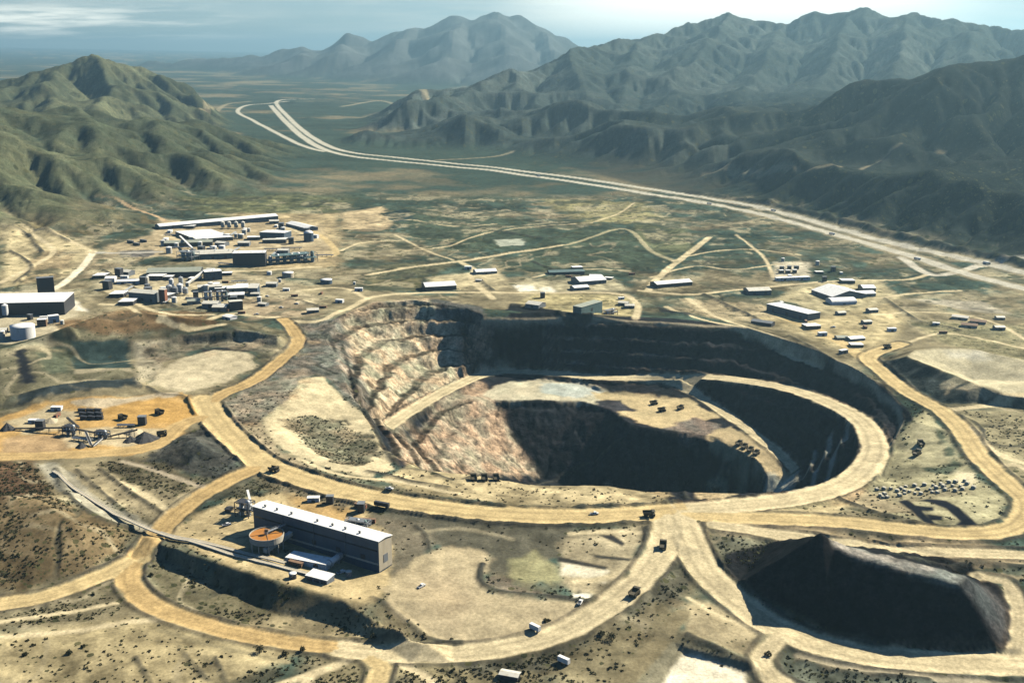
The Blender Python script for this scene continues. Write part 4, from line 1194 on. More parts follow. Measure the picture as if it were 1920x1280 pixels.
def wmath(op, a, b_=None, clamp=False):
    n = N.new('ShaderNodeMath'); n.operation = op; n.use_clamp = clamp
    for i, v in enumerate((a, b_)):
        if v is None: continue
        if isinstance(v, (int, float)): n.inputs[i].default_value = v
        else: L.new(v, n.inputs[i])
    return n.outputs[0]


def wmr(v, a, b_, c_, d, typ='SMOOTHSTEP'):
    n = N.new('ShaderNodeMapRange'); n.interpolation_type = typ
    n.inputs[1].default_value = a; n.inputs[2].default_value = b_; n.inputs[3].default_value = c_; n.inputs[4].default_value = d
    L.new(v, n.inputs[0]); return n.outputs[0]


def wmix(f, a, b_, typ='MIX'):
    n = N.new('ShaderNodeMix'); n.data_type = 'RGBA'; n.blend_type = typ
    if isinstance(f, (int, float)): n.inputs[0].default_value = f
    else: L.new(f, n.inputs[0])
    for k, v in ((6, a), (7, b_)):
        if isinstance(v, tuple): n.inputs[k].default_value = v + (1,)
        else: L.new(v, n.inputs[k])
    return n.outputs[2]


tcw = N.new('ShaderNodeTexCoord'); sepw = N.new('ShaderNodeSeparateXYZ'); L.new(tcw.outputs['Generated'], sepw.inputs[0])
mpw = N.new('ShaderNodeMapping'); mpw.inputs['Scale'].default_value = (7, 7, 95); L.new(tcw.outputs['Generated'], mpw.inputs[0])
cl = N.new('ShaderNodeTexNoise'); cl.inputs['Scale'].default_value = 1.0; cl.inputs['Detail'].default_value = 7; cl.inputs['Roughness'].default_value = .55; L.new(mpw.outputs[0], cl.inputs['Vector'])
sk = wmix(1.0, sky.outputs[0], (0.46, 0.72, 0.92), 'MULTIPLY')
veil = wmath('MULTIPLY', wmr(cl.outputs[0], .35, .70, .28, .7), wmr(sepw.outputs[2], .22, .08, 0, 1))
sk = wmix(veil, sk, (9.6, 9.9, 9.0))
# bright streaks of cloud low in the west, a sun glow painted into the sky above the ridge
west = wmath('MULTIPLY', wmr(sepw.outputs[0], -.20, -.36, 0, 1), wmath('MULTIPLY', wmr(sepw.outputs[2], .004, .012, 0, 1), wmr(sepw.outputs[2], .040, .026, 0, 1)))
sk = wmix(wmath('MULTIPLY', west, wmr(cl.outputs[0], .40, .62, 0, .9)), sk, (22.0, 21.5, 18.5))
dv = N.new('ShaderNodeVectorMath'); dv.operation = 'DOT_PRODUCT'; L.new(tcw.outputs['Generated'], dv.inputs[0]); dv.inputs[1].default_value = Vector(ray(1390, -40)).normalized()
sk = wmix(wmr(dv.outputs['Value'], .972, 1.0, 0, .8), sk, (20.0, 19.4, 17.0))
L.new(sk, bg.inputs[0]); L.new(bg.outputs[0], wo.inputs[0])


def haze():
    me = bpy.data.meshes.new('haze'); bm = bmesh.new()
    bmesh.ops.create_cube(bm, size=1.0)
    top, bot = 900.0, float(VV[:, 2].min()) - 1.0
    for v in bm.verts:
        v.co = (v.co.x * 122000, v.co.y * 122000, top if v.co.z > 0 else bot)
    bm.to_mesh(me); bm.free()
    m, nt, N, L = node_mat('air')
    out = N.new('ShaderNodeOutputMaterial'); pv = N.new('ShaderNodeVolumePrincipled')
    pv.inputs['Color'].default_value = (0.36, 0.62, 0.78, 1); pv.inputs['Density'].default_value = HAZE; pv.inputs['Anisotropy'].default_value = 0.45
    L.new(pv.outputs[0], out.inputs['Volume'])
    me.materials.append(m)
    o = bpy.data.objects.new('haze', me); COLL.objects.link(o); o['kind'] = 'stuff'
    o.visible_shadow = True


HAZE = 5.0e-5
haze()
SC.view_settings.view_transform = 'Standard'; SC.view_settings.look = 'None'; SC.view_settings.exposure = 1.0; SC.view_settings.gamma = 1
SC.cycles.volume_bounces = 0; SC.cycles.max_bounces = 4; SC.cycles.diffuse_bounces = 0; SC.cycles.use_denoising = True
SC.cycles.volume_step_rate = 1.0
# ------------------------------------------------------------------ builders for the things standing on the ground
def mat(name, col, rough=0.7, metal=0.0, var=0.18, scale=0.35, streak=0.0, rust=None, rustamt=0.0):
    m, nt, N, L = node_mat(name)
    out = N.new('ShaderNodeOutputMaterial'); b = N.new('ShaderNodeBsdfPrincipled'); L.new(b.outputs[0], out.inputs[0])
    b.inputs['Roughness'].default_value = rough; b.inputs['Metallic'].default_value = metal
    tc = N.new('ShaderNodeTexCoord'); mp = N.new('ShaderNodeMapping'); L.new(tc.outputs['Object'], mp.inputs[0])
    mp.inputs['Scale'].default_value = (1, 1, 0.25 if streak else 1)
    n = N.new('ShaderNodeTexNoise'); n.inputs['Scale'].default_value = scale; n.inputs['Detail'].default_value = 5; n.inputs['Roughness'].default_value = .65
    L.new(mp.outputs[0], n.inputs['Vector'])
    r = N.new('ShaderNodeMapRange'); r.inputs[1].default_value = .3; r.inputs[2].default_value = .7; r.inputs[3].default_value = 1 - var; r.inputs[4].default_value = 1 + var * .5
    L.new(n.outputs[0], r.inputs[0])
    mx = N.new('ShaderNodeMix'); mx.data_type = 'RGBA'; mx.blend_type = 'MULTIPLY'; mx.inputs[0].default_value = 1; mx.inputs[6].default_value = col + (1,); L.new(r.outputs[0], mx.inputs[7])
    res = mx.outputs[2]
    if rust:
        n2 = N.new('ShaderNodeTexNoise'); n2.inputs['Scale'].default_value = scale * 2.2; n2.inputs['Detail'].default_value = 6; L.new(mp.outputs[0], n2.inputs['Vector'])
        r2 = N.new('ShaderNodeMapRange'); r2.inputs[1].default_value = .5; r2.inputs[2].default_value = .72; r2.inputs[3].default_value = 0; r2.inputs[4].default_value = rustamt; L.new(n2.outputs[0], r2.inputs[0])
        m2 = N.new('ShaderNodeMix'); m2.data_type = 'RGBA'; L.new(r2.outputs[0], m2.inputs[0]); L.new(res, m2.inputs[6]); m2.inputs[7].default_value = rust + (1,); res = m2.outputs[2]
    L.new(res, b.inputs['Base Color'])
    return m


DUST = (0.36, 0.29, 0.17)
MT = {
    'white_roof': mat('white_metal_roof', (0.86, 0.86, 0.83), .5, 0, .10, .15, 1, DUST, .35),
    'pale_roof': mat('pale_metal_roof', (0.62, 0.60, 0.52), .6, 0, .15, .15, 1, DUST, .5),
    'green_roof': mat('grey_green_roof', (0.30, 0.33, 0.27), .7, 0, .2, .2, 1, DUST, .5),
    'grey': mat('grey_cladding', (0.16, 0.18, 0.20), .6, 0, .2, .2, 1, (.2, .15, .1), .3),
    'dark': mat('dark_steel', (0.045, 0.05, 0.06), .6, .3, .3, .5, 0, (.12, .07, .04), .3),
    'steel': mat('galvanised_steel', (0.42, 0.44, 0.45), .5, .4, .2, .5),
    'blue': mat('blue_grey_cladding', (0.05, 0.085, 0.13), .55, 0, .2, .2, 1, (.1, .1, .1), .3),
    'teal': mat('teal_cladding', (0.10, 0.17, 0.17), .6, 0, .3, .2, 1, (.05, .06, .06), .5),
    'tan': mat('tan_cladding', (0.48, 0.42, 0.31), .7, 0, .15, .2, 1, DUST, .4),
    'brown': mat('brown_steel', (0.20, 0.12, 0.07), .8, 0, .3, .4, 1),
    'red': mat('rust_red_steel', (0.28, 0.11, 0.06), .8, 0, .3, .3, 1),
    'white': mat('white_paint', (0.78, 0.78, 0.76), .5, 0, .10, .3, 1, DUST, .3),
    'concrete': mat('concrete', (0.45, 0.42, 0.35), .9, 0, .2, .3),
    'orange': mat('orange_slurry', (0.45, 0.19, 0.035), .45, 0, .25, .12),
    'glass': mat('dark_glass', (0.02, 0.025, 0.03), .15, 0, .1, .3),
    'tyre': mat('black_rubber', (0.015, 0.015, 0.016), .9, 0, .2, .8),
    'yellow': mat('dusty_dark_paint', (0.055, 0.045, 0.022), .6, 0, .25, .5, 0, (.12, .09, .05), .3),
    'bark': mat('grey_bark', (0.12, 0.09, 0.06), .9, 0, .3, 2.0),
    'bag': mat('pale_woven_bag', (0.58, 0.54, 0.42), .85, 0, .2, .6),
}


class B:
    def __init__(s): s.bm = bmesh.new()

    def box(s, x0, x1, y0, y1, z0, z1, rot=None):
        r = bmesh.ops.create_cube(s.bm, size=1.0)
        for v in r['verts']:
            v.co = Vector(((x0 + x1) / 2 + v.co.x * (x1 - x0), (y0 + y1) / 2 + v.co.y * (y1 - y0), (z0 + z1) / 2 + v.co.z * (z1 - z0)))
        if rot: bmesh.ops.transform(s.bm, matrix=rot, verts=r['verts'])
        return s

    def tube(s, p0, p1, r0, r1=None, seg=10, caps=True):
        r1 = r0 if r1 is None else r1
        p0 = Vector(p0); p1 = Vector(p1); d = p1 - p0
        q = d.to_track_quat('Z', 'Y').to_matrix().to_4x4()
        bmesh.ops.create_cone(s.bm, cap_ends=caps, segments=seg, radius1=r0, radius2=r1, depth=d.length, matrix=Matrix.Translation((p0 + p1) / 2) @ q)
        return s

    def bar(s, p0, p1, w, h=None):
        h = w if h is None else h
        p0 = Vector(p0); p1 = Vector(p1); d = p1 - p0
        up = Vector((0, 0, 1))
        x = d.normalized(); y = up.cross(x)
        if y.length < 1e-4: y = Vector((0, 1, 0))
        y.normalize(); z = x.cross(y)
        r = bmesh.ops.create_cube(s.bm, size=1.0)
        c = (p0 + p1) / 2
        for v in r['verts']:
            v.co = c + x * (v.co.x * d.length) + y * (v.co.y * w) + z * (v.co.z * h)
        return s

    def prof(s, pts, x0, x1):
        """a (y, z) outline extruded along x"""
        a = [s.bm.verts.new((x0, y, z)) for y, z in pts]; b = [s.bm.verts.new((x1, y, z)) for y, z in pts]
        n = len(pts)
        s.bm.faces.new(a); s.bm.faces.new(b[::-1])
        for i in range(n):
            s.bm.faces.new((a[i], b[i], b[(i + 1) % n], a[(i + 1) % n]))
        return s

    def lathe(s, prof, seg=24, c=(0, 0)):
        rings = []
        for r, z in prof:
            rings.append([s.bm.verts.new((c[0] + r * math.cos(2 * math.pi * k / seg), c[1] + r * math.sin(2 * math.pi * k / seg), z)) for k in range(seg)])
        for a, b in zip(rings[:-1], rings[1:]):
            for k in range(seg):
                s.bm.faces.new((a[k], a[(k + 1) % seg], b[(k + 1) % seg], b[k]))
        return s

    def obj(s, name, m, parent=None, smooth_=False):
        bmesh.ops.recalc_face_normals(s.bm, faces=s.bm.faces[:])
        me = bpy.data.meshes.new(name); s.bm.to_mesh(me); s.bm.free()
        me.materials.append(MT[m] if isinstance(m, str) else m)
        if smooth_: me.polygons.foreach_set('use_smooth', np.full(len(me.polygons), True))
        o = bpy.data.objects.new(name, me); COLL.objects.link(o)
        if parent: o.parent = parent
        return o


def tag(o, label, cat, group=None):
    o['label'] = label; o['category'] = cat
    if group: o['group'] = group
    return o


def thing(name, label, cat, loc, rz=0.0, group=None):
    o = bpy.data.objects.new(name, None); COLL.objects.link(o)
    o.location = loc; o.rotation_euler = (0, 0, rz); o.empty_display_size = 1
    return tag(o, label, cat, group)


def copy_tree(src, loc, rz, label=None):
    def rec(o, par):
        c = o.copy(); COLL.objects.link(c)
        if par is not None: c.parent = par
        for ch in kids[o.name]: rec(ch, c)
        return c
    kids = {}

    def walk(o):
        kids[o.name] = list(o.children)
        for ch in o.children: walk(ch)
    walk(src)
    r = rec(src, None); r.location = loc; r.rotation_euler = (0, 0, rz)
    if label: r['label'] = label
    return r


for nm, lab, cat in (('spoil_heap', 'big black spoil heap with a flat pale top inside the lower right road loop', 'spoil heap'),
                     ('tailings_mound', 'flat topped pale mound with dark sides right of the pit', 'mound'),
                     ('rock_heap', 'dark conical rock heap between the roads left of the pit', 'rock heap')):
    tag(GROUND_OBJ[nm], lab, cat)


def frame_from(pA, pB, zA=None):
    A = Vector(pick(*pA)) if zA is None else Vector(W(pA[0], pA[1], zA)); Bp = Vector(pick(*pB)) if zA is None else Vector(W(pB[0], pB[1], zA))
    d = Bp - A
    return A, Bp, math.hypot(d.x, d.y), math.atan2(d.y, d.x)


def building(name, label, cat, pA, pB, depth, h, roof='gable', wall='tan', top='white_roof', doors=1, vents=0, windows=0, group=None, frame=None, rise=None, wide=True):
    """A, B: front wall foot, left and right, in the photograph; x runs along the front, y goes back"""
    if frame: A, ln, rz, z0 = frame
    else:
        A, Bp, ln, rz = frame_from(pA, pB)
        z0 = max(A.z, Bp.z, ground(A.x - math.sin(rz) * depth * .5, A.y + math.cos(rz) * depth * .5) - .5)
    t = thing(name, label, cat, (A.x, A.y, z0), rz, group)
    if wide and roof != 'flat': depth *= 1.45; h *= .78
    rise = depth * 0.12 if rise is None else rise
    w = B()
    if roof == 'gable':
        w.prof([(0, -8), (depth, -8), (depth, h), (depth / 2, h + rise), (0, h)], 0, ln)
    elif roof == 'shed':
        w.prof([(0, -8), (depth, -8), (depth, h + rise), (0, h)], 0, ln)
    elif roof == 'vault':
        arc = [(depth / 2 - depth / 2 * math.cos(math.pi * k / 10), h + rise * math.sin(math.pi * k / 10)) for k in range(10, -1, -1)]
        w.prof([(0, -8), (depth, -8)] + arc, 0, ln)
    else:
        w.box(0, ln, 0, depth, -8, h)
    w.obj('wall', wall, t)
    r = B(); e = .5; k = .35
    if roof == 'gable':
        s = rise / (depth / 2)
        r.prof([(-e, h - e * s + .05), (depth / 2, h + rise + .05), (depth + e, h - e * s + .05), (depth + e, h - e * s + .05 + k), (depth / 2, h + rise + .05 + k), (-e, h - e * s + .05 + k)], -e, ln + e)
    elif roof == 'shed':
        s = rise / depth
        r.prof([(-e, h - e * s + .05), (depth + e, h + rise + e * s + .05), (depth + e, h + rise + e * s + .05 + k), (-e, h - e * s + .05 + k)], -e, ln + e)
    elif roof == 'vault':
        n = 12
        a1 = [(depth / 2 - (depth / 2 + .1) * math.cos(math.pi * q / n), h + .05 + (rise + .05) * math.sin(math.pi * q / n)) for q in range(n + 1)]
        a2 = [(depth / 2 - (depth / 2 + .5) * math.cos(math.pi * q / n), h + .05 + (rise + .4) * math.sin(math.pi * q / n)) for q in range(n, -1, -1)]
        r.prof(a1 + a2, -e, ln + e)
    else:
        r.box(-.3, ln + .3, -.3, depth + .3, h + .02, h + .45)
    rf = r.obj('roof', top, t)
    for q in range(vents):
        f = (q + .5 + .25 * math.sin(q * 7.1)) / vents * ln
        zv = h + rise * .55 if roof != 'flat' else h
        v = B().tube((f, depth * .3, zv - .2), (f, depth * .3, zv + 1.6), .6, seg=8).tube((f, depth * .3, zv + 1.6), (f, depth * .3, zv + 2.1), 1.0, .5, seg=8)
        v.obj('roof_vent', 'steel', rf)
    for q in range(doors):
        f = (q + .5) / doors * ln; dh = min(4.5, h * .62); dw = min(4.0, ln * .3)
        B().box(f - dw / 2, f + dw / 2, -.12, .05, 0, dh).obj('door', 'dark', t)
    for q in range(windows):
        f = (q + .25) / windows * ln
        B().box(f - .9, f + .9, -.1, .05, h * .62, h * .62 + 1.3).obj('window', 'glass', t)
    return t


def tank(label, p, r, h, m='white', roofm='white_roof', legs=0, cat='tank', name='storage_tank', group=None, dome=.12):
    P = pick(*p)
    t = thing(name, label, cat, P, 0, group)
    B().lathe([(r, -3), (r, h)], 28).obj('shell', m, t, True)
    B().lathe([(r + .15, h), (r + .15, h + .25), (r * .5, h + r * dome * .8 + .25), (0.01, h + r * dome + .25)], 28).obj('roof', roofm, t, True)
    b = B()
    for k in range(8):
        a = k / 8 * 1.2 + 3.9
        b.box(-.4, .4, -.08, .08, 0, .15, Matrix.Translation(((r + .4) * math.cos(a), (r + .4) * math.sin(a), h * k / 8)) @ Matrix.Rotation(a + math.pi / 2, 4, 'Z'))
    b.obj('stair', 'steel', t)
    return t


def silo(label, p, r, h, m='steel', group=None):
    t = thing('silo', label, 'silo', pick(*p), 0, group)
    B().lathe([(r, 3), (r, h)], 16).obj('shell', m, t, True)
    B().lathe([(r + .1, h), (.4, h + r * .6), (.01, h + r * .6)], 16).obj('roof', m, t, True)
    B().lathe([(.5, .8), (r, 3)], 16).obj('hopper', m, t, True)
    for k in range(4):
        a = k * math.pi / 2 + .7
        B().bar((r * .9 * math.cos(a), r * .9 * math.sin(a), -3), (r * .9 * math.cos(a), r * .9 * math.sin(a), 3.2), .4).obj('leg', 'dark', t)
    return t


def steel_plant(label, pA, pB, depth, h, m='steel', vessels=4, group=None, name='process_plant', deckm='grey', clad=None):
    """open steel frame with decks, vessels and pipes"""
    A, Bp, ln, rz = frame_from(pA, pB)
    t = thing(name, label, 'plant', (A.x, A.y, min(A.z, Bp.z)), rz, group)
    nx = max(2, int(ln / 9)); nz = max(2, int(h / 6))
    f = B()
    for i in range(nx + 1):
        for y in (0, depth):
            f.bar((ln * i / nx, y, -4), (ln * i / nx, y, h), .55)
    for k in range(1, nz + 1):
        z = h * k / nz
        for y in (0, depth): f.bar((0, y, z), (ln, y, z), .45)
        for i in range(nx + 1): f.bar((ln * i / nx, 0, z), (ln * i / nx, depth, z), .4)
    for i in range(nx):
        if i % 2 == 0: f.bar((ln * i / nx, 0, 0), (ln * (i + 1) / nx, 0, h / nz), .3)
    f.obj('frame', m, t)
    for k in range(1, nz + 1):
        z = h * k / nz + .3
        a = 0 if k % 2 else ln * .1; b_ = ln * (.85 if k == nz else 1)
        B().box(a, b_, .4, depth - .4, z, z + .2).obj('deck', deckm, t)
    for q in range(vessels):
        x = ln * (q + .5) / vessels; r = min(depth * .33, ln / vessels * .38) * (.75 + .25 * math.sin(q * 3.1)); hh = h * (.75 + .35 * abs(math.sin(q * 1.7 + .4)))
        B().lathe([(r, 0), (r, hh), (r * .5, hh + r * .5), (.01, hh + r * .55)], 16, (x, depth * .5)).obj('vessel', ('white', 'steel', 'teal', 'pale_roof')[q % 4], t, True)
    p = B()
    for q in range(4):
        y = depth * (.15 + .2 * q); z = h * (.3 + .2 * q) + .6
        p.tube((-2, y, z), (ln + 2, y, z), .35, seg=8)
    p.obj('pipe', 'steel', t)
    if clad:
        x0, x1, z0, z1 = clad[1:]
        B().box(ln * x0, ln * x1, -.5, depth + .5, h * z0, h * z1).obj('wall', clad[0], t)
        B().box(ln * x0 - .4, ln * x1 + .4, -.9, depth + .9, h * z1 + .02, h * z1 + .4).obj('roof', 'pale_roof', t)
    return t


def conveyor(label, p0, z0, p1, z1, w=2.4, m='pale_roof', name='conveyor', gallery=True, n=4, wz0=None):
    """inclined belt from p0 (z0 above ground) to p1 (z1 above ground)"""
    a = Vector(pick(*p0)); b_ = Vector(pick(*p1))
    t = thing(name, label, 'conveyor', a, 0)
    s = Vector((0, 0, z0)); e = b_ - a + Vector((0, 0, z1))
    if gallery:
        B().bar(s, e, w, w * .9).obj('gallery', m, t)
        B().bar(s + Vector((0, 0, w * .5)), e + Vector((0, 0, w * .5)), w * 1.15, .2).obj('roof', 'white_roof' if m != 'dark' else 'dark', t)
    else:
        B().bar(s, e, w, .25).obj('belt', 'tyre', t)
        f = B(); side = Vector((0, 0, 1)).cross((e - s).normalized()) * (w / 2 + .15)
        f.bar(s + side - Vector((0, 0, .4)), e + side - Vector((0, 0, .4)), .25, .9); f.bar(s - side - Vector((0, 0, .4)), e - side - Vector((0, 0, .4)), .25, .9)
        f.obj('frame', m, t)
        B().tube(e + side, e - side, .6, seg=10).obj('pulley', 'dark', t)
    side = Vector((0, 0, 1)).cross((e - s).normalized()) * (w / 2)
    for k in range(n):
        c = s + (e - s) * ((k + .6) / n)
        g = ground(a.x + c.x, a.y + c.y) - a.z - .5
        if c.z - w * .5 - g > .6:
            q = B()
            q.bar((c.x + side.x, c.y + side.y, g), (c.x + side.x, c.y + side.y, c.z - w * .4), .35); q.bar((c.x - side.x, c.y - side.y, g), (c.x - side.x, c.y - side.y, c.z - w * .4), .35)
            q.bar((c.x + side.x, c.y + side.y, (g + c.z) / 2), (c.x - side.x, c.y - side.y, (g + c.z) / 2), .25)
            q.obj('trestle', 'dark' if m == 'dark' else 'steel', t)
    return t


# ------------------------------------------------------------------ the mill in the foreground
def mill():
    A = Vector(W(474, 948, 18.5)); Bp = Vector(W(709, 1014, 18.5)); d = Bp - A
    ln = math.hypot(d.x, d.y); rz = math.atan2(d.y, d.x); dep = 15.0; h = 18.0
    t = thing('mill_building', 'long tall mill with a white roof and dark blue front beside the orange tank', 'mill', (A.x, A.y, 0), rz)
    B().prof([(0, -6), (dep, -6), (dep, h - 1.0), (dep * .5, h + .4), (0, h)], 0, ln).obj('wall', 'blue', t)
    B().box(ln + .01, ln + .22, .05, dep - .05, -5, h - 1.3).obj('end_wall', 'tan', t)
    B().box(ln + .22, ln + .4, 5, 10, 0, 6).obj('door', 'grey', t)
    rf = B().prof([(-.6, h - .02), (dep * .5, h + .45), (dep + .6, h - 1.1), (dep + .6, h - .6), (dep * .5, h + .95), (-.6, h + .5)], -.6, ln + .8).obj('roof', 'white_roof', t)
    for f in (.08, .18, .30, .51, .63, .73, .84):
        B().tube((ln * f, 3.4, h + .2), (ln * f, 3.4, h + 2.0), .75, seg=10).tube((ln * f, 3.4, h + 2.0), (ln * f, 3.4, h + 2.7), 1.25, .4, seg=10).obj('roof_vent', 'grey', rf)
    for k in range(5):
        x = ln * (.12 + .19 * k)
        B().box(x - 2, x + 2, -.14, .02, 0, 5).obj('door', 'dark', t)
    B().box(1, ln - 1, -.1, .02, h * .55, h * .55 + 1.2).obj('window', 'glass', t)
    B().box(0, ln, -.18, .02, -.2, 1.2).obj('plinth', 'concrete', t)
    for k in range(3):
        B().tube((ln * (.25 + .25 * k), -.5, 0), (ln * (.25 + .25 * k), -.5, h + .4), .18, seg=6).obj('downpipe', 'grey', t)
    return t


mill()


def thickener():
    P = Vector(W(500, 1001, 10.0)); g = 0.0
    t = thing('thickener_tank', 'round open thickener tank full of orange slurry in front of the mill', 'tank', (P.x, P.y, g))
    r = 12.5
    B().lathe([(r, 6.0), (r, 10.6), (r - .4, 10.6), (r - .4, 8)], 40).obj('wall', 'concrete', t, False)
    B().lathe([(r - .02, 6.0), (2.5, 3.6), (.01, 3.6)], 40).obj('bottom_cone', 'grey', t, True)
    B().lathe([(r - .38, 9.9), (.01, 9.9)], 40).obj('slurry', 'orange', t)
    B().tube((0, 0, 3.6), (0, 0, 12.5), 1.0, seg=14).obj('feed_well', 'steel', t)
    b = B()
    a = math.radians(52); c, s = math.cos(a), math.sin(a)
    b.bar((-2 * c, -2 * s, 11.6), ((r + 5) * c, (r + 5) * s, 11.6), 2.0, .3)
    for q in (-1, 1):
        b.bar((-2 * c - q * s, -2 * s + q * c, 12.6), ((r + 5) * c - q * s, (r + 5) * s + q * c, 12.6), .12, .12)
        for k in range(8):
            f = -2 + (r + 7) * k / 7
            b.bar((f * c - q * s, f * s + q * c, 11.6), (f * c - q * s, f * s + q * c, 12.6), .1)
    b.obj('walkway', 'steel', t)
    B().box(-1.3, 1.3, -1.1, 1.1, 12.3, 14.0).obj('drive_housing', 'brown', t)
    b = B()
    for k in range(4):
        aa = k * math.pi / 2 + .3
        b.bar((1 * math.cos(aa), 1 * math.sin(aa), 10.2), ((r - 1) * math.cos(aa), (r - 1) * math.sin(aa), 10.05), .3)
    b.obj('rake', 'brown', t)
    for k in range(10):
        aa = k * math.pi / 5
        B().bar(((r - .8) * math.cos(aa), (r - .8) * math.sin(aa), -2), ((r - .8) * math.cos(aa), (r - .8) * math.sin(aa), 6.1), .7).obj('leg', 'concrete', t)


thickener()
conveyor('sloping enclosed conveyor from the ground up to the mill front beside the orange tank', (497, 1040), 3.0, (556, 1014), 9.0, 3.2, 'pale_roof', n=3)
building('pump_house', 'low white flat roofed pump house in the shadow side of the mill', 'pump house', (536, 1052), (611, 1070), 11, 3.0, 'flat', 'white', 'white_roof', 2, 0, 3)
building('shipping_container', 'brown steel container in front of the pump house', 'container', (541, 1058), (565, 1065), 2.6, 2.7, 'flat', 'brown', 'brown', 1)


def drum(label, p0, z0, p1, z1, r, m='white'):
    a = Vector(pick(*p0)); b_ = Vector(pick(*p1)); t = thing('rotary_drum', label, 'drum', a)
    s = Vector((0, 0, z0)); e = b_ - a + Vector((0, 0, z1))
    B().tube(s, e, r, seg=20).obj('shell', m, t, True)
    for f in (.2, .8):
        c = s + (e - s) * f; u = (e - s).normalized()
        B().tube(c - u * .4, c + u * .4, r + .35, seg=20).obj('riding_ring', 'steel', t)
        B().box(c.x - 1.2, c.x + 1.2, c.y - 1.2, c.y + 1.2, -1, c.z - r + .3).obj('support', 'concrete', t)
    B().tube(e, e + (e - s).normalized() * 1.5, r * .6, r * .4, seg=16).obj('hood', 'dark', t)


drum('white rotary drum sloping up at the end of the pump house', (612, 1066), 3.0, (640, 1052), 5.0, 2.3)
building('site_shed', 'long white roofed open shed on the edge of the bank', 'shed', (574, 1086), (613, 1096), 6, 4.0, 'shed', 'grey', 'white_roof', 3, rise=.8)
tank('small dark tank on the bank left of the white shed', (549, 1083), 2.6, 3.6, 'dark', 'white_roof')
tank('small grey tank right of the white shed on the bank', (654, 1080), 2.2, 3.8, 'grey', 'pale_roof')
steel_plant('dark steel crusher tower at the left end of the mill', (441, 968), (466, 972), 9, 12, 'dark', 2, name='crusher_tower', deckm='dark')
conveyor('white leaning conveyor boom above the dark crusher tower', (474, 965), 3.0, (466, 948), 13.0, 1.6, 'white', name='conveyor', n=1)
building('site_shed', 'small dark hut left of the crusher tower', 'hut', (422, 960), (430, 961), 4, 3.2, 'gable', 'dark', 'dark', 1)
steel_plant('pipe rack with grey pipes behind the right half of the mill', (647, 985), (688, 992), 7, 5, 'steel', 3, name='pipe_rack')


def trailer(label, p, rz, ln=12, m='dark', name='truck_trailer', group=None, h=3.2):
    P = pick(*p); t = thing(name, label, 'trailer', P, rz, group)
    B().box(-ln / 2, ln / 2, -1.3, 1.3, 1.1, 1.1 + h).obj('body', m, t)
    B().box(-ln / 2, ln / 2, -.5, .5, .75, 1.08).obj('chassis', 'dark', t)
    for x in (-ln * .36, -ln * .25, ln * .33):
        for s in (-1, 1):
            B().tube((x, s * 1.0, .55), (x, s * 1.32, .55), .55, seg=12).obj('wheel', 'tyre', t)
    return t


trailer('dark covered trailer parked on the slope below the haul road', (716, 951), -.42, 13, 'dark')
trailer('small white trailer on the pale pad near the bottom curve', (1003, 1181), -.75, 8, 'white')
trailer('white box trailer on the bank below the bottom curve', (1057, 1243), -.7, 8, 'white')
building('site_shed', 'white roofed shed at the bottom edge below the curve', 'shed', (936, 1272), (970, 1278), 6, 3.0, 'gable', 'dark', 'pale_roof', 1, wide=False)


# overland conveyor that crosses the lower left road
def overland(label, pts, hts, name='overland_conveyor'):
    P = [Vector(pick(*p)) for p in pts]
    t = thing(name, label, 'conveyor', P[0])
    L = []
    for i, (a, b_) in enumerate(zip(P[:-1], P[1:])):
        n = max(1, int((b_ - a).length / 12))
        for k in range(n):
            f = k / n; q = a + (b_ - a) * f
            L.append(Vector((q.x, q.y, max(ground(q.x, q.y), a.z + (b_.z - a.z) * f - 3) + hts[i] + (hts[i + 1] - hts[i]) * f)))
    L.append(P[-1] + Vector((0, 0, hts[-1])))
    o = P[0]
    belt, fr = B(), B()
    for a, b_ in zip(L[:-1], L[1:]):
        belt.bar(a - o, b_ - o, 1.8, .3)
        s = Vector((0, 0, 1)).cross((b_ - a).normalized()) * 1.3
        for q in (s, -s): fr.bar(a - o + q - Vector((0, 0, .2)), b_ - o + q - Vector((0, 0, .2)), .35, .9)
    belt.obj('belt', 'tan', t); fr.obj('frame', 'pale_roof', t)
    for c in L[::2]:
        g = ground(c.x, c.y) - .8
        B().bar((c.x - o.x, c.y - o.y, g - o.z), (c.x - o.x, c.y - o.y, c.z - o.z - .3), .5).obj('trestle', 'concrete', t)
    return t


overland('long overland conveyor crossing above the lower left road towards the mill bank', [(100, 884), (150, 924), (215, 966), (262, 992), (330, 1013), (430, 1040), (540, 1068), (600, 1084)], [1.0, 1.0, 1.5, 4.0, 2.0, 1.2, 1.2, 1.5])
overland('second belt conveyor running along the front of the mill yard', [(300, 1000), (380, 1018), (470, 1042), (535, 1060)], [1.2, 1.2, 1.4, 2.5])

# ------------------------------------------------------------------ plant on the upper left
building('storage_shed', 'very long narrow shed with a white roof at the back of the upper left plant', 'shed', (300, 431), (522, 414), 20, 8, 'gable', 'grey', 'white_roof', 5)
building('workshop', 'wide workshop with a broad sloping white roof below the long shed', 'workshop', (329, 440), (368, 457), 48, 8, 'shed', 'dark', 'white_roof', 2, rise=-2.5, vents=4)
building('mill_hall', 'tall dark fronted hall with a white roof right in the upper left plant', 'hall', (487, 447), (533, 449), 24, 15, 'shed', 'blue', 'white_roof', 2, rise=-1.5)
building('storage_shed', 'low dark shed at the foot of the tall hall', 'shed', (492, 456), (536, 456), 14, 6, 'flat', 'dark', 'pale_roof', 2)
building('storage_shed', 'small pale roofed shed at the right back of the upper left plant', 'shed', (536, 423), (574, 434), 18, 6, 'gable', 'grey', 'white_roof', 1)
tank('tall white domed tank at the right end of the upper left plant', (579, 452), 9, 16, 'blue', 'white_roof', dome=.45)
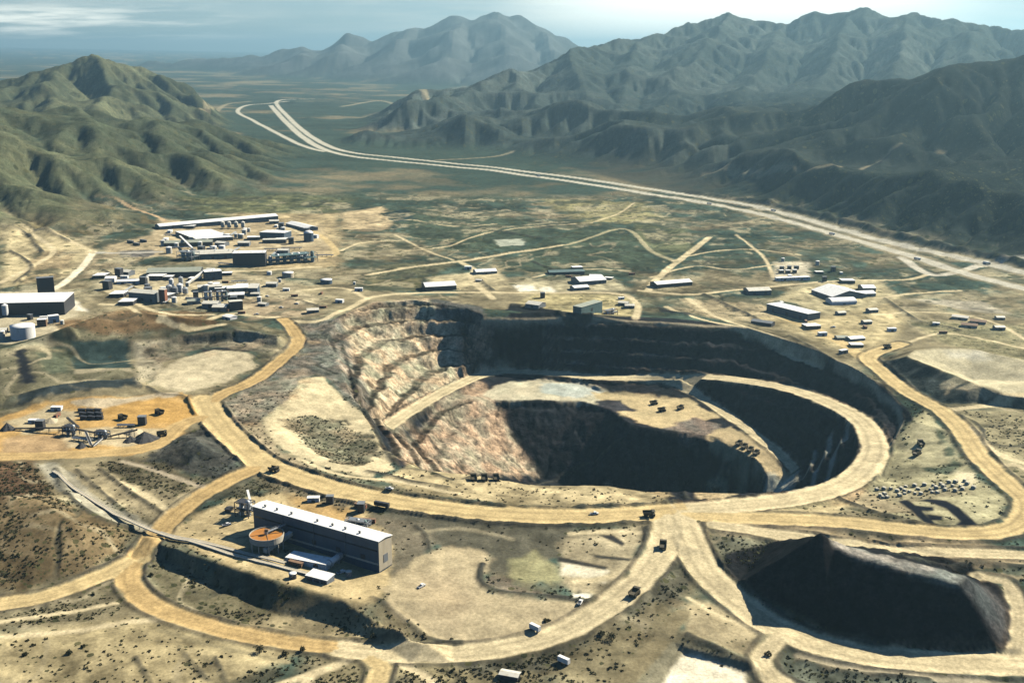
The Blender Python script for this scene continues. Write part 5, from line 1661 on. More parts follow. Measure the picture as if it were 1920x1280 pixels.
building('process_hall', 'big black fronted process hall in the middle of the upper left plant', 'hall', (437, 499), (498, 500), 24, 21, 'flat', 'dark', 'white_roof', 2, 3)
steel_plant('teal process plant of open frames right of the black process hall', (504, 498), (596, 491), 22, 15, 'teal', 7, deckm='teal')
building('process_hall', 'long pale roofed process hall left of the black hall', 'hall', (362, 487), (436, 485), 24, 11, 'gable', 'teal', 'pale_roof', 3, 3)
steel_plant('grey process frame with vessels at the left end of the pale process hall', (332, 486), (360, 490), 18, 14, 'steel', 3)
building('storage_shed', 'grey green shed behind the pale process hall', 'shed', (308, 462), (398, 461), 16, 7, 'gable', 'dark', 'green_roof', 3)
conveyor('grey conveyor falling from the grey green shed to the process frame', (338, 452), 9, (362, 478), 11, 2.6, 'steel', n=2)
for k, (p, lab) in enumerate([((400, 470), 'white tank behind the pale process hall, left of a pair'), ((416, 469), 'white tank behind the pale process hall, right of a pair'),
                              ((425, 447), 'grey tank in the yard between the white workshop and the tall hall'), ((452, 447), 'pale tank in the yard close to the left of the tall hall')]):
    tank(lab, p, 6, 8, ('white', 'white', 'grey', 'tan')[k], 'white_roof')
for k, (px_, lab) in enumerate([(418, 'thin grey silo under the long white shed, first of a row from the left'), (430, 'thin grey silo under the long white shed, second from the left'),
                                (443, 'thin grey silo under the long white shed, third from the left'), (456, 'thin grey silo under the long white shed, last on the right')]):
    silo(lab, (px_, 428), 4, 12, 'pale_roof', 'silos in a row under the long white shed')
# middle plant
building('warehouse', 'long low warehouse with a grey green roof in the middle left plant', 'warehouse', (275, 520), (376, 520), 24, 9, 'gable', 'dark', 'green_roof', 4)
building('office_block', 'boxy building with a dark blue front and white roof right of the grey green warehouse', 'building', (385, 526), (417, 524), 18, 13, 'flat', 'blue', 'white_roof', 1, 1, 4)
conveyor('pale sloping conveyor leading up to the dark blue fronted building', (352, 534), 2, (386, 521), 12, 3, 'pale_roof', n=2)
building('site_shed', 'white hut at the left tip of the middle plant', 'hut', (197, 530), (215, 530), 12, 8, 'gable', 'white', 'white_roof', 1)
building('storage_shed', 'long low white shed next to the white hut', 'shed', (219, 533), (262, 532), 10, 5, 'gable', 'white', 'white_roof', 2)
for k, (x, y, r, h) in enumerate([(318, 552, 4.5, 13), (328, 553, 5, 11), (338, 551, 4.5, 14), (348, 553, 4, 10), (322, 542, 3.5, 15), (340, 540, 3.5, 16)]):
    silo('steel silo in the tight cluster below the grey green warehouse', (x, y), r, h, ('steel', 'grey', 'white', 'steel', 'white', 'steel')[k], 'steel silos in a tight cluster')
building('kiln_house', 'cream roofed kiln house with dark openings in the middle plant', 'building', (242, 563), (292, 568), 16, 15, 'gable', 'grey', 'pale_roof', 3)
building('lift_tower', 'rust red lift tower beside the cream roofed kiln house', 'tower', (299, 568), (310, 567), 8, 18, 'flat', 'red', 'pale_roof', 1)
building('storage_shed', 'pale yellow roofed shed right of the steel silos', 'shed', (371, 547), (417, 545), 12, 8, 'gable', 'tan', 'pale_roof', 2)
building('storage_shed', 'pale shed at the right end of the middle plant', 'shed', (426, 549), (470, 547), 12, 8, 'gable', 'tan', 'white_roof', 2)
steel_plant('brown steel frame tower below the pale yellow roofed shed', (384, 569), (402, 567), 9, 15, 'brown', 2, name='frame_tower')
steel_plant('brown steel frame with vessels right of the brown tower', (406, 566), (430, 564), 10, 14, 'brown', 3, name='frame_tower')
building('crusher_house', 'dark square crusher house with a pale roof at the lower right of the middle plant', 'building', (432, 583), (456, 581), 14, 16, 'shed', 'dark', 'pale_roof', 1, rise=-2)
building('control_house', 'slim blue grey house at the right tip of the middle plant', 'building', (466, 553), (483, 553), 12, 13, 'shed', 'blue', 'pale_roof', 1, rise=3)
building('storage_shed', 'low white roofed shed in front of the brown frames', 'shed', (399, 581), (429, 579), 11, 4.5, 'gable', 'tan', 'white_roof', 1)
building('storage_shed', 'small white shed by the track below the middle plant', 'shed', (417, 597), (432, 600), 8, 4, 'gable', 'white', 'white_roof', 1)
building('storage_shed', 'small dark roofed shed left of the brown tower', 'shed', (352, 572), (376, 570), 10, 6, 'gable', 'tan', 'green_roof', 1)
tank('pale round tank on the flat right of the upper left plant', (540, 519), 9, 7, 'tan', 'white_roof')
tank('pale blue tank by the bend of the north track', (612, 531), 9, 6, 'blue', 'white_roof')
tank('small white tank between the two left plants', (505, 515), 4, 5, 'white', 'white_roof')
# left edge
building('ore_store', 'huge dark fronted ore store with a white roof at the left edge', 'ore store', (-70, 594), (122, 590), 34, 22, 'shed', 'dark', 'white_roof', 3, 0, 5, rise=2.5)
building('roof_house', 'dark plant room standing behind the white roof of the ore store', 'plant room', (72, 560), (104, 558), 10, 29, 'flat', 'dark', 'grey', 1)
tank('large white round tank below the ore store', (44, 632), 14.5, 15, 'white', 'white_roof', dome=.10)
building('site_shed', 'white hut with a brown front beside the large white tank', 'hut', (70, 613), (87, 612), 9, 9, 'flat', 'brown', 'white_roof', 1)
building('site_shed', 'white hut with a dark opening above the brown hill', 'hut', (93, 607), (112, 604), 9, 9, 'flat', 'white', 'white_roof', 1)
building('site_shed', 'dark shed at the left edge by the large white tank', 'shed', (-12, 628), (12, 626), 10, 6, 'gable', 'dark', 'pale_roof', 1)
silo('pale silo standing against the front of the ore store', (11, 594), 4, 16, 'white')
# north settlement
building('workshop', 'workshop with a pale blue roof and dark left end by the north track', 'workshop', (798, 546), (856, 543), 22, 8, 'gable', 'dark', 'white_roof', 3)
building('house', 'small white house north of the track junction', 'house', (893, 515), (932, 513), 15, 5, 'gable', 'tan', 'white_roof', 1, 0, 3)
building('house', 'low teal roofed house in front of the dark scrub', 'house', (1030, 515), (1096, 514), 12, 4, 'gable', 'dark', 'teal', 1, 0, 4)
building('workshop', 'wide white roofed workshop in the north settlement', 'workshop', (1087, 535), (1137, 531), 24, 7, 'gable', 'grey', 'white_roof', 2)
building('garage', 'small white garage in front of the wide white workshop', 'garage', (1077, 545), (1105, 543), 12, 5, 'gable', 'grey', 'white_roof', 2)
building('pump_house', 'dark teal block building above the far rim of the pit', 'building', (1090, 589), (1129, 587), 14, 9, 'flat', 'teal', 'green_roof', 1)
steel_plant('rusty headframe next to the dark teal block above the pit rim', (1137, 590), (1158, 590), 8, 8, 'brown', 2, name='headframe')
building('workshop', 'dark workshop on the rim left of the teal block', 'workshop', (985, 577), (1010, 579), 14, 6, 'gable', 'grey', 'pale_roof', 1)
building('warehouse', 'long low grey white warehouse right of the north track', 'warehouse', (1232, 541), (1298, 535), 16, 7, 'gable', 'dark', 'white_roof', 3)
# right settlement
building('warehouse', 'long warehouse with a white roof and black front above the far right rim', 'warehouse', (1437, 582), (1514, 602), 17, 12, 'shed', 'blue', 'white_roof', 3, rise=-1)
building('maintenance_hall', 'broad flat white maintenance hall in the right settlement', 'hall', (1521, 549), (1560, 564), 40, 6, 'gable', 'grey', 'white_roof', 2)
building('maintenance_hall', 'long narrow white hall joined right of the broad white hall', 'hall', (1568, 559), (1642, 556), 14, 6, 'gable', 'tan', 'white_roof', 3)
building('maintenance_hall', 'bright barrel vaulted white hall in front of the broad white hall', 'hall', (1560, 572), (1606, 570), 15, 3, 'vault', 'white', 'white_roof', 1, rise=5)
building('house', 'white roofed house behind the right end of the white halls', 'house', (1618, 547), (1642, 547), 16, 7, 'gable', 'blue', 'white_roof', 1, 0, 3)
building('workshop', 'pale blue workshop left of the white halls', 'workshop', (1404, 553), (1446, 553), 16, 7, 'gable', 'blue', 'pale_roof', 2)
building('office_block', 'low white fronted office with a flat roof in the scrub below the highway', 'office', (1456, 527), (1519, 525), 8, 4.5, 'flat', 'white', 'white_roof', 2, 0, 8)
for k, (x, y) in enumerate([(1462, 513), (1474, 513), (1486, 512), (1462, 506), (1476, 505), (1490, 505)]):
    building('equipment_cabin', 'dark box cabin in the two rows behind the low white office', 'cabin', (x, y), (x + 8, y), 6, 5, 'flat', 'dark', 'white_roof' if k < 3 else 'grey', 1, group='dark cabins behind the low white office')
for k, (x, y, lab) in enumerate([(1784, 598, 'small pale roofed house by the scrub, leftmost of three at the right'), (1818, 606, 'brown roofed house by the scrub, right of the pale roofed house'),
                                 (1802, 613, 'flat brown shed by the scrub in front of the brown roofed house')]):
    building('house', lab, 'house', (x, y), (x + 30, y + 3), 9, 4, 'gable', 'tan', ('pale_roof', 'brown', 'brown')[k], 1)
building('storage_shed', 'low white canopy in the dirt yard right of the far rim', 'shed', (1595, 640), (1622, 638), 9, 3.5, 'gable', 'grey', 'white_roof', 1)
building('storage_shed', 'low grey canopy left of the white canopy', 'shed', (1570, 637), (1590, 637), 8, 3.0, 'gable', 'grey', 'green_roof', 1)
building('equipment_cabin', 'white cabin beside the ring road near the pale mound', 'cabin', (1578, 664), (1590, 662), 5, 4, 'flat', 'grey', 'white_roof', 1)
building('storage_shed', 'dark roofed shed at the foot of the far rim', 'shed', (1408, 606), (1446, 613), 9, 4, 'gable', 'dark', 'grey', 1)


# ------------------------------------------------------------------ vehicles
def make_haul_truck(label):
    t = thing('haul_truck', label, 'haul truck', (0, 0, 0), 0, 'haul trucks of the mine')
    B().box(-4.6, 4.4, -1.3, 1.3, 1.3, 2.2).box(3.2, 4.9, -2.4, 2.4, 1.5, 2.9).obj('chassis', 'yellow', t)
    b = B().prof([(-2.9, 2.6), (2.9, 2.6), (2.9, 4.9), (2.6, 4.9), (2.4, 3.1), (-2.4, 3.1), (-2.6, 4.9), (-2.9, 4.9)], -5.2, 2.0)
    b.box(1.9, 2.3, -2.9, 2.9, 2.6, 5.2).box(2.2, 4.9, -2.8, 2.8, 5.2, 5.5)
    b.obj('dump_body', 'yellow', t)
    c = B().box(2.7, 4.5, .3, 2.3, 2.9, 4.9).obj('cab', 'yellow', t)
    B().box(4.48, 4.56, .5, 2.1, 3.7, 4.6).obj('window', 'glass', c)
    B().box(4.85, 5.0, -1.3, 1.3, 1.4, 2.8).obj('grille', 'dark', t)
    for x, ys in ((3.2, (-2.1, 2.1)), (-2.8, (-2.2, -1.2, 1.2, 2.2))):
        for y in ys:
            B().tube((x, y - .45, 1.35), (x, y + .45, 1.35), 1.35, seg=16).obj('wheel', 'tyre', t)
    for y in (-1.9, 1.9):
        B().tube((4.9, y, 2.2), (5.02, y, 2.2), .2, seg=8).obj('headlight', 'white', t)
    b = B()
    for k in range(5): b.bar((4.95, -2.3 - .02 * k, .5 + k * .5), (4.95, -1.6, .5 + k * .5), .06)
    b.obj('ladder', 'dark', t)
    return t


TRUCK0 = None


def haul_truck(label, p, rz):
    global TRUCK0
    P = pick(*p)
    if TRUCK0 is None:
        TRUCK0 = make_haul_truck(label); TRUCK0.location = P; TRUCK0.rotation_euler = (0, 0, rz); TRUCK0.scale = (.92,) * 3
        return TRUCK0
    return copy_tree(TRUCK0, P, rz, label)


for lab, p, a in [
    ('dark haul truck on the near rim bench, leftmost of a row of three', (888, 900), 1.7),
    ('dark haul truck on the near rim bench, middle of a row of three', (908, 900), 1.7),
    ('dark haul truck on the near rim bench, rightmost of a row of three', (930, 900), 1.7),
    ('haul truck on the pit ramp, topmost of the slanting row of four', (1386, 834), .9),
    ('haul truck on the pit ramp, second from the top of the row of four', (1396, 840), .9),
    ('haul truck on the pit ramp, third from the top of the row of four', (1407, 846), .9),
    ('haul truck on the pit ramp, lowest of the slanting row of four', (1418, 852), .9),
    ('haul truck on the main haul road just before the big junction', (1217, 968), 0.05),
    ('haul truck at the road fork left of the mill', (514, 884), -.5),
    ('haul truck on the upper pit floor nearest the dark hollow', (1226, 758), .4),
    ('haul truck on the upper pit floor below the first one', (1241, 771), .3),
    ('haul truck on the upper pit floor at its right end', (1276, 767), .8),
    ('haul truck on the small ledge at the near end of the ramp', (1342, 921), .2),
    ('haul truck driving up the bottom curve towards the big junction', (1243, 1027), 1.4),
    ('haul truck lower down on the bottom curve', (1190, 1116), 1.0),
    ('haul truck on the left yard beside the black containers', (230, 786), 2.6),
    ('haul truck on the left yard near the road up to the pit', (299, 776), 2.6),
    ('haul truck at the right end of the crusher in the left yard', (304, 817), .3),
    ('haul truck on the dirt road beside the pale mound', (1664, 653), .2),
    ('haul truck parked on the triangular flat right of the ramp', (1726, 835), 1.5),
    ('haul truck turning on the triangular flat right of the ramp', (1719, 853), .7),
]:
    haul_truck(lab, p, a)


def make_pickup(label):
    t = thing('pickup_truck', label, 'pickup', (0, 0, 0), 0, 'pickups around the site')
    B().prof([(-.95, .5), (.95, .5), (.95, 1.1), (-.95, 1.1)], -2.7, 2.7).obj('body', 'white', t)
    c = B().prof([(-.85, 1.1), (.85, 1.1), (.72, 1.85), (-.72, 1.85)], -.3, 1.4).obj('cab', 'white', t)
    B().box(1.38, 1.44, -.7, .7, 1.2, 1.75).obj('windscreen', 'glass', c)
    B().box(-2.5, -.4, -.8, .8, 1.1, 1.14).obj('load_bed', 'dark', t)
    for x in (-1.7, 1.7):
        for y in (-.85, .85):
            B().tube((x, y - .12, .4), (x, y + .12, .4), .42, seg=12).obj('wheel', 'tyre', t)
    return t


PU = None
for lab, p, a in [
    ('white pickup on the flat right of the middle plant, first of a slanting pair', (501, 556), -.7), ('white pickup on the flat right of the middle plant, second of a slanting pair', (527, 577), -.5),
    ('white pickup beside the plant road above the left pit road', (556, 570), -.3), ('white pickup at the foot of the middle plant', (481, 590), .3),
    ('white pickup in front of the long warehouse above the far rim', (1562, 614), .1), ('white pickup on the mill yard left of the orange tank', (425, 985), .5),
    ('white pickup on the pale pad under the mill', (790, 1100), .9), ('white pickup at the edge of the pale pad by the dark mound', (1088, 1130), 1.2),
    ('white pickup on the main haul road right of the rim trucks', (1114, 964), .1), ('white pickup on the bench above the main haul road', (730, 917), -.3),
    ('white pickup beside the pump house', (640, 1074), .6), ('white pickup by the pale yellow roofed shed', (455, 560), .2),
]:
    P = pick(*p)
    if PU is None:
        PU = make_pickup(lab); PU.location = P; PU.rotation_euler = (0, 0, a); PU.scale = (1.25,) * 3
    else:
        copy_tree(PU, P, a, lab)

def make_lorry(label):
    t = thing('lorry', label, 'lorry', (0, 0, 0), 0, 'lorries on the highway')
    B().box(-6, 4, -1.3, 1.3, 1.2, 4.0).obj('trailer_box', 'white', t)
    c = B().box(4.4, 6.6, -1.25, 1.25, .8, 3.4).obj('cab', 'grey', t)
    B().box(6.56, 6.66, -1.0, 1.0, 2.1, 3.1).obj('windscreen', 'glass', c)
    for x in (-4.8, -3.6, 2.5, 5.4):
        for y in (-1.1, 1.1): B().tube((x, y - .2, .5), (x, y + .2, .5), .5, seg=12).obj('wheel', 'tyre', t)
    return t


LO = None
for lab, p, a in [
    ('white lorry on the highway close to the junction at the right', (1720, 487), 2.1), ('white lorry on the highway above the right settlement', (1560, 440), 2.1),
    ('white lorry on the middle stretch of the highway', (1330, 383), 2.1), ('white lorry on the far carriageway near the right edge', (1850, 495), -1.0),
    ('white lorry on the far carriageway above the scrub flats', (1450, 396), -1.0), ('white lorry where the highway begins to bend towards the valley', (1010, 331), 2.2)]:
    P = pick(*p)
    if LO is None:
        LO = make_lorry(lab); LO.location = P; LO.rotation_euler = (0, 0, a)
    else: copy_tree(LO, P, a, lab)

# ------------------------------------------------------------------ crushing plant on the left yard
def cone(label, p, r, h, m, name='ore_pile', seg=26):
    t = pick(*p); bm = bmesh.new(); rings = []
    n = 9
    for i in range(n + 1):
        f = i / n; ring = []
        for k in range(seg):
            a = 2 * math.pi * k / seg
            rr = r * (1 - f) * (1 + .12 * math.sin(3 * a + r) + .06 * math.sin(7 * a)) + .02
            ring.append(bm.verts.new((rr * math.cos(a), rr * math.sin(a), h * (f ** .9) - 1.0 * (1 - f) + random.uniform(-.12, .12) * h * .2)))
        rings.append(ring)
    for a, b_ in zip(rings[:-1], rings[1:]):
        for k in range(seg): bm.faces.new((a[k], a[(k + 1) % seg], b_[(k + 1) % seg], b_[k]))
    me = bpy.data.meshes.new(name); bm.to_mesh(me); bm.free(); me.materials.append(m)
    o = bpy.data.objects.new(name, me); COLL.objects.link(o); o.location = t
    return tag(o, label, 'ore pile')


ORE = mat('dark_ore', (0.05, 0.05, 0.052), .95, 0, .4, .5)
PALEORE = mat('pale_ore', (0.46, 0.39, 0.26), .95, 0, .25, .4)
steel_plant('dark crusher frame in the middle of the left yard', (118, 816), (138, 818), 8, 9, 'dark', 2, name='crusher_tower', deckm='dark')
conveyor('long dark conveyor rising from the left end of the yard to the crusher', (28, 806), 2, (118, 812), 6, 2.0, 'dark', gallery=False, n=5)
conveyor('dark conveyor falling from the crusher to the right', (140, 814), 6, (196, 819), 3, 2.0, 'dark', gallery=False, n=3)
conveyor('dark conveyor feeding the black ore pile on the right of the yard', (200, 822), 2, (258, 818), 7, 2.0, 'dark', gallery=False, n=4)
conveyor('short dark conveyor behind the crusher', (148, 806), 3, (128, 797), 8, 1.8, 'dark', gallery=False, n=2)
conveyor('white stacker conveyor in front of the crusher, left arm of the fork', (172, 838), 1.5, (162, 822), 7, 1.8, 'white', gallery=False, n=2)
conveyor('white stacker conveyor in front of the crusher, right arm of the fork', (174, 838), 1.5, (192, 830), 5, 1.8, 'white', gallery=False, n=2)
cone('black ore pile under the left end of the long dark conveyor', (14, 805), 8, 7, ORE)
cone('black ore pile at the right end of the crusher yard', (272, 824), 13, 8, ORE)
cone('black ore pile beside the right end pile, further left', (245, 826), 8, 5, ORE)
cone('pale ore pile behind the crusher conveyors', (250, 812), 11, 5, PALEORE)
cone('black ore pile below the white stacker', (153, 838), 6, 4.5, ORE)
cone('pale ore pile left of the crusher', (95, 790), 10, 4, PALEORE)
steel_plant('dark screening frame right of the crusher', (178, 822), (198, 824), 7, 7, 'dark', 2, name='screening_plant', deckm='dark')
k = 0
for row, (y0) in enumerate((772, 779, 786)):
    for x in (146, 161, 176):
        building('shipping_container', 'dark steel container in the black block of rows behind the crusher yard', 'container', (x + row * 2, y0), (x + row * 2 + 12, y0 + 1), 2.6, 2.9, 'flat', 'dark', 'dark', 1, group='dark containers on the left yard')
# containers by the plant road
for x, y, lab in ((238, 455, 'dark container on the loop left of the long shed, leftmost of three'), (249, 459, 'dark container on the loop left of the long shed, middle of three'), (262, 453, 'dark container on the loop left of the long shed, rightmost of three')):
    building('shipping_container', lab, 'container', (x, y), (x + 11, y + 2), 3, 4, 'flat', 'dark', 'grey', 1)

# bulk bags stored in rows right of the pit
BAG = None
for row in range(3):
    for kx in range(12):
        px_ = 1640 + kx * 15.5 + row * 6 + random.uniform(-5, 5); py_ = 927 - kx * 1.7 + row * 6.5 - 6 + random.uniform(-2.5, 2.5)
        P = pick(px_, py_)
        if BAG is None:
            b = B().box(-1.5, 1.5, -1.5, 1.5, 0, 2.2)
            bmesh.ops.bevel(b.bm, geom=b.bm.edges[:], offset=.45, segments=2, affect='EDGES')
            BAG = b.obj('bulk_bag', 'bag')
            tag(BAG, 'pale bulk bag in the three storage rows above the black drains', 'bulk bag', 'bulk bags in storage rows')
            o = BAG
        else:
            o = BAG.copy(); COLL.objects.link(o)
        o.location = P; o.rotation_euler = (0, 0, random.uniform(0, 3)); s = random.uniform(.8, 1.25); o.scale = (s, s * random.uniform(.8, 1.2), s)


# ------------------------------------------------------------------ bushes
def leaf_material():
    m, nt, N, L = node_mat('bush_leaves')
    out = N.new('ShaderNodeOutputMaterial'); b = N.new('ShaderNodeBsdfPrincipled'); L.new(b.outputs[0], out.inputs[0]); b.inputs['Roughness'].default_value = .9
    b.inputs['Specular IOR Level'].default_value = .1
    g = N.new('ShaderNodeNewGeometry'); n = N.new('ShaderNodeTexNoise'); n.inputs['Scale'].default_value = .6; n.inputs['Detail'].default_value = 4; L.new(g.outputs['Position'], n.inputs['Vector'])
    r = N.new('ShaderNodeMapRange'); r.inputs[1].default_value = .35; r.inputs[2].default_value = .65; L.new(n.outputs[0], r.inputs[0])
    mx = N.new('ShaderNodeMix'); mx.data_type = 'RGBA'; L.new(r.outputs[0], mx.inputs[0]); mx.inputs[6].default_value = (.028, .032, .016, 1); mx.inputs[7].default_value = (.085, .08, .038, 1)
    L.new(mx.outputs[2], b.inputs['Base Color'])
    return m


LEAF = leaf_material()
MT['leaf'] = LEAF


def leaf_cloud(n, rx, rz, size, seed):
    r = np.random.default_rng(seed)
    u = r.normal(size=(n, 3)); u /= np.linalg.norm(u, axis=1)[:, None]
    u *= (r.uniform(.35, 1, n) ** .6)[:, None]; u[:, 2] = np.abs(u[:, 2])
    c = u * np.array([rx, rx, rz]) * (1 + .25 * np.sin(3 * np.arctan2(u[:, 1], u[:, 0]) + seed))[:, None]
    t = r.normal(size=(n, 3)); t /= np.linalg.norm(t, axis=1)[:, None]; b_ = np.cross(t, r.normal(size=(n, 3))); b_ /= np.linalg.norm(b_, axis=1)[:, None]
    s = size * r.uniform(.6, 1.3, n)[:, None]
    v = np.stack([c - t * s, c + b_ * s, c + t * s, c - b_ * s], 1).reshape(-1, 3)
    v[:, 2] = np.maximum(v[:, 2], -.2)
    return v, np.arange(4 * n).reshape(n, 4)


def scatter_scrub():
    rs = np.random.default_rng(5)
    n = 110000
    a = rs.uniform(-.50, .50, n); d = rs.uniform(440, 1150, n)
    x = np.sin(a) * d; y = np.cos(a) * d
    p = G.sample(SCR, x, y) * smooth(.30, .62, vnoise(x / 22, y / 22, 77) * .6 + vnoise(x / 70, y / 70, 78) * .5)
    slope_ok = G.sample(RSD, x, y) > 6
    keep = (rs.uniform(0, 1, n) < p * .75) & slope_ok
    x, y = x[keep], y[keep]; z = height(x, y)
    tv = [leaf_cloud(22, 1.0, .8, .42, k) for k in range(5)]
    V, Q = [], []; off = 0
    sc = rs.uniform(.45, 1.12, len(x)) ** 1.3 + .45 * (rs.uniform(0, 1, len(x)) > .93)
    for i in range(len(x)):
        v, q = tv[i % 5]; ang = rs.uniform(0, 6.28); c, s = math.cos(ang), math.sin(ang)
        w = np.stack([v[:, 0] * c - v[:, 1] * s, v[:, 0] * s + v[:, 1] * c, v[:, 2]], 1) * sc[i] + (x[i], y[i], z[i])
        V.append(w); Q.append(q + off); off += len(v)
    me = mesh_np('desert_scrub', np.concatenate(V), np.concatenate(Q), None, LEAF, False)
    o = bpy.data.objects.new('desert_scrub', me); COLL.objects.link(o); o['kind'] = 'stuff'; o['label'] = 'low dark desert scrub dotted over the bare ground'; o['category'] = 'scrub'
    print('scrub', len(x))


scatter_scrub()


def bush(label, p, r, h, seed):
    t = thing('juniper_bush', label, 'bush', pick(*p), 0, 'dark junipers')
    v, q = leaf_cloud(260, r, h * .8, .38, seed); v[:, 2] += h * .2
    me = mesh_np('crown', v, q, None, LEAF, False); o = bpy.data.objects.new('crown', me); COLL.objects.link(o); o.parent = t
    b = B().tube((0, 0, -.6), (.1, .05, h * .6), .22, .1, seg=7).tube((0, 0, h * .2), (r * .5, .2, h * .6), .12, .05, seg=6).tube((0, 0, h * .15), (-r * .4, -.3, h * .55), .12, .05, seg=6)
    b.obj('trunk', 'bark', t)


for i, (lab, p, r, h) in enumerate([
    ('tallest dark juniper below the lower left road', (487, 1222), 2.6, 5.0), ('round juniper right of the tallest one below the road', (534, 1228), 2.2, 3.0), ('juniper close under the road at the sharp bend', (567, 1220), 1.8, 3.2),
    ('dark juniper on the pale flat at the lower left', (130, 1225), 2.0, 2.6), ('second juniper on the pale flat, under the path', (47, 1228), 1.6, 2.0), ('small juniper alone on the pale flat, right of the others', (156, 1213), 1.4, 1.8),
    ('dark juniper cluster on the bank right of the bottom curve', (1146, 1198), 3.2, 4.5), ('juniper on the bank just below the bottom curve', (1128, 1190), 2.2, 3.0), ('juniper at the edge of the pad by the small trailer', (1025, 1165), 2.6, 2.0),
    ('juniper under the bridge bank left of the mill', (283, 1080), 1.8, 2.6), ('juniper at the lower end of the dark bank', (700, 1195), 2.2, 2.6), ('juniper by the pond bank road', (1440, 1228), 2.4, 2.6)]):
    bush(lab, p, r, h, 100 + i)

# ------------------------------------------------------------------ clutter of the yards: many small sheds, cabins, tanks and stacks
def in_poly(x, y, P):
    return poly_sdf(np.array(P, float), np.array([[x]], float), np.array([[y]], float))[0, 0] < 0


TAKEN = [(o.location.x, o.location.y) for o in SC.objects if o.parent is None and o.type == 'EMPTY']


def clutter(poly, n, kinds, where, gap, big=1.0):
    xs = [p[0] for p in poly]; ys = [p[1] for p in poly]; k = 0; tries = 0
    while k < n and tries < n * 40:
        tries += 1
        px_, py_ = random.uniform(min(xs), max(xs)), random.uniform(min(ys), max(ys))
        if not in_poly(px_, py_, poly): continue
        P = pick(px_, py_)
        if min(math.hypot(P[0] - a, P[1] - b_) for a, b_ in TAKEN) < gap: continue
        if G.sample(RSD, np.array([P[0]]), np.array([P[1]]))[0] < 3 or G.sample(HSD, np.array([P[0]]), np.array([P[1]]))[0] < 3: continue
        TAKEN.append((P[0], P[1])); kd = kinds[k % len(kinds)]; k += 1
        rz = random.choice((0, 0, .2, -.3, 1.57)) + random.uniform(-.05, .05); s = random.uniform(.75, 1.35) * big
        fr = (Vector(P), 0, rz, P[2] + .1)
        if kd == 'white cabin':
            building('site_cabin', f'small white cabin {where}', 'cabin', None, None, 4.5 * s, 3.2 * s, 'flat', 'white', 'white_roof', 1, group=f'white cabins {where}', frame=(Vector(P), 9 * s, rz, P[2]))
        elif kd == 'grey shed':
            building('site_shed', f'small grey shed with a pale roof {where}', 'shed', None, None, 7 * s, 4.5 * s, 'gable', 'grey', 'pale_roof', 1, group=f'grey sheds {where}', frame=(Vector(P), 12 * s, rz, P[2]))
        elif kd == 'white shed':
            building('site_shed', f'small dark walled shed with a white roof {where}', 'shed', None, None, 9 * s, 4.5 * s, 'shed', 'dark', 'white_roof', 1, group=f'white roofed sheds {where}', frame=(Vector(P), 15 * s, rz, P[2]), rise=-.6)
        elif kd == 'brown box':
            building('shipping_container', f'brown steel container {where}', 'container', None, None, 2.6, 2.8, 'flat', 'red', 'brown', 1, group=f'brown containers {where}', frame=(Vector(P), 10, rz, P[2]))
        elif kd == 'dark bin':
            building('ore_bin', f'dark steel ore bin {where}', 'ore bin', None, None, 5 * s, 7 * s, 'flat', 'dark', 'grey', 1, group=f'dark ore bins {where}', frame=(Vector(P), 6 * s, rz, P[2]))
        elif kd == 'tank':
            t = thing('storage_tank', f'small pale upright tank {where}', 'tank', P, 0, f'pale tanks {where}')
            r = 2.6 * s; h = 5.5 * s
            B().lathe([(r, -2), (r, h)], 16).obj('shell', 'pale_roof', t, True); B().lathe([(r + .1, h), (.01, h + r * .3)], 16).obj('roof', 'white_roof', t, True)
        elif kd == 'pipes':
            t = thing('pipe_rack', f'low rack of grey pipes {where}', 'pipe rack', P, rz, f'pipe racks {where}')
            b = B()
            for q in range(5): b.tube((0, q * .9, 2.4 + .5 * (q % 2)), (22 * s, q * .9, 2.4 + .5 * (q % 2)), .4, seg=8)
            b.obj('pipe', 'steel', t)
            for q in range(4):
                B().bar((22 * s * (q + .5) / 4, -.3, -1), (22 * s * (q + .5) / 4, -.3, 2.2), .4).bar((22 * s * (q + .5) / 4, 4, -1), (22 * s * (q + .5) / 4, 4, 2.2), .4).bar((22 * s * (q + .5) / 4, -.3, 2.0), (22 * s * (q + .5) / 4, 4, 2.0), .4).obj('trestle', 'dark', t)


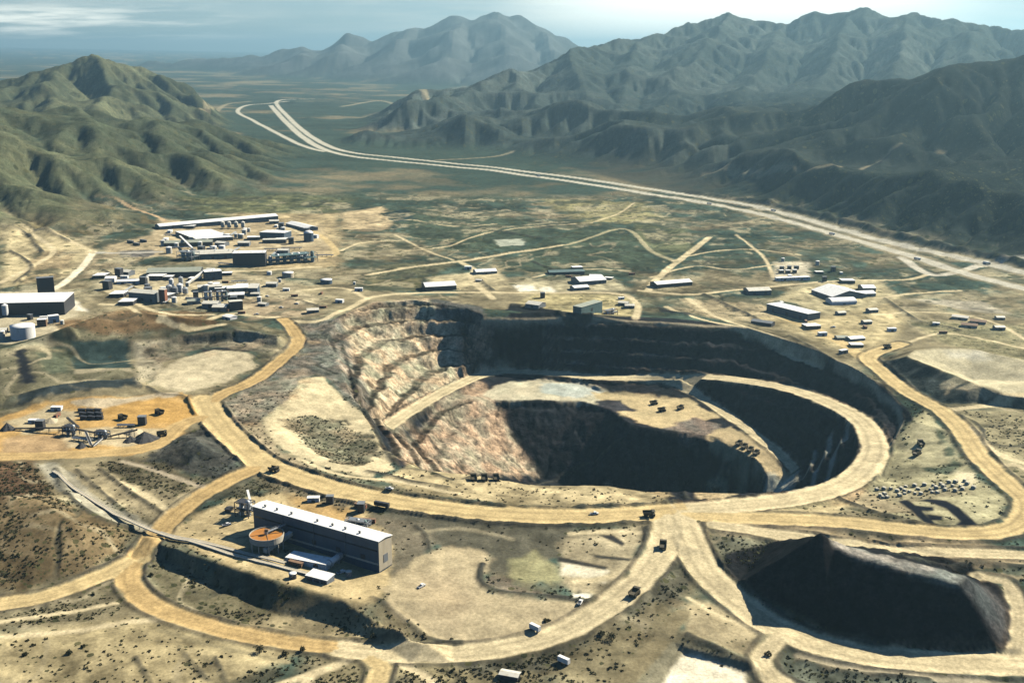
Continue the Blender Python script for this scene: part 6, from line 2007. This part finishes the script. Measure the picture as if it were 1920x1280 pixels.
clutter([(300, 430), (520, 416), (595, 440), (600, 500), (440, 505), (330, 490), (300, 460)], 52, ['white shed', 'pipes', 'tank', 'dark bin', 'grey shed', 'pipes', 'white cabin', 'tank'], 'packed into the upper left plant', 11, 1.5)
clutter([(190, 515), (420, 500), (490, 540), (470, 590), (400, 590), (240, 575), (190, 545)], 50, ['white shed', 'dark bin', 'tank', 'white cabin', 'grey shed', 'brown box', 'pipes', 'white shed'], 'packed into the middle left plant', 9, 1.35)
clutter([(470, 520), (600, 510), (700, 540), (600, 590), (480, 590)], 12, ['white cabin', 'brown box', 'grey shed', 'tank'], 'on the flats right of the left plants', 25)
clutter([(800, 500), (1180, 505), (1185, 545), (960, 548), (810, 545)], 9, ['white shed', 'white cabin', 'grey shed', 'brown box'], 'in the north settlement', 22)
clutter([(1000, 555), (1180, 555), (1185, 588), (1040, 590)], 6, ['white cabin', 'dark bin', 'grey shed'], 'on the far rim of the pit', 18)
clutter([(1240, 560), (1420, 545), (1500, 560), (1660, 565), (1680, 640), (1600, 680), (1520, 640), (1400, 600)], 10, ['white cabin', 'grey shed', 'white shed', 'brown box'], 'around the right settlement', 22)
clutter([(1440, 485), (1560, 490), (1660, 530), (1540, 535), (1440, 530)], 8, ['white shed', 'dark bin', 'white cabin', 'tank'], 'below the highway', 18)
clutter([(1700, 590), (1900, 600), (1900, 650), (1740, 630)], 4, ['grey shed', 'white cabin', 'brown box'], 'in the scrub at the right edge', 25)
clutter([(-10, 598), (120, 594), (140, 620), (60, 640), (0, 640)], 6, ['white cabin', 'dark bin', 'tank'], 'below the ore store', 12)
clutter([(20, 775), (130, 760), (330, 800), (300, 830), (60, 825)], 8, ['dark bin', 'white cabin', 'brown box', 'pipes'], 'on the left yard', 14)
clutter([(560, 930), (680, 950), (700, 980), (640, 985), (560, 950)], 5, ['brown box', 'dark bin', 'white cabin'], 'behind the mill', 10)

LBL = [o for o in SC.objects if o.parent is None and o.type in ('MESH', 'EMPTY') and 'label' not in o.keys() and o.get('kind') is None]
print('unlabelled', [o.name for o in LBL], 'objects', len(SC.objects), time.time() - T0)
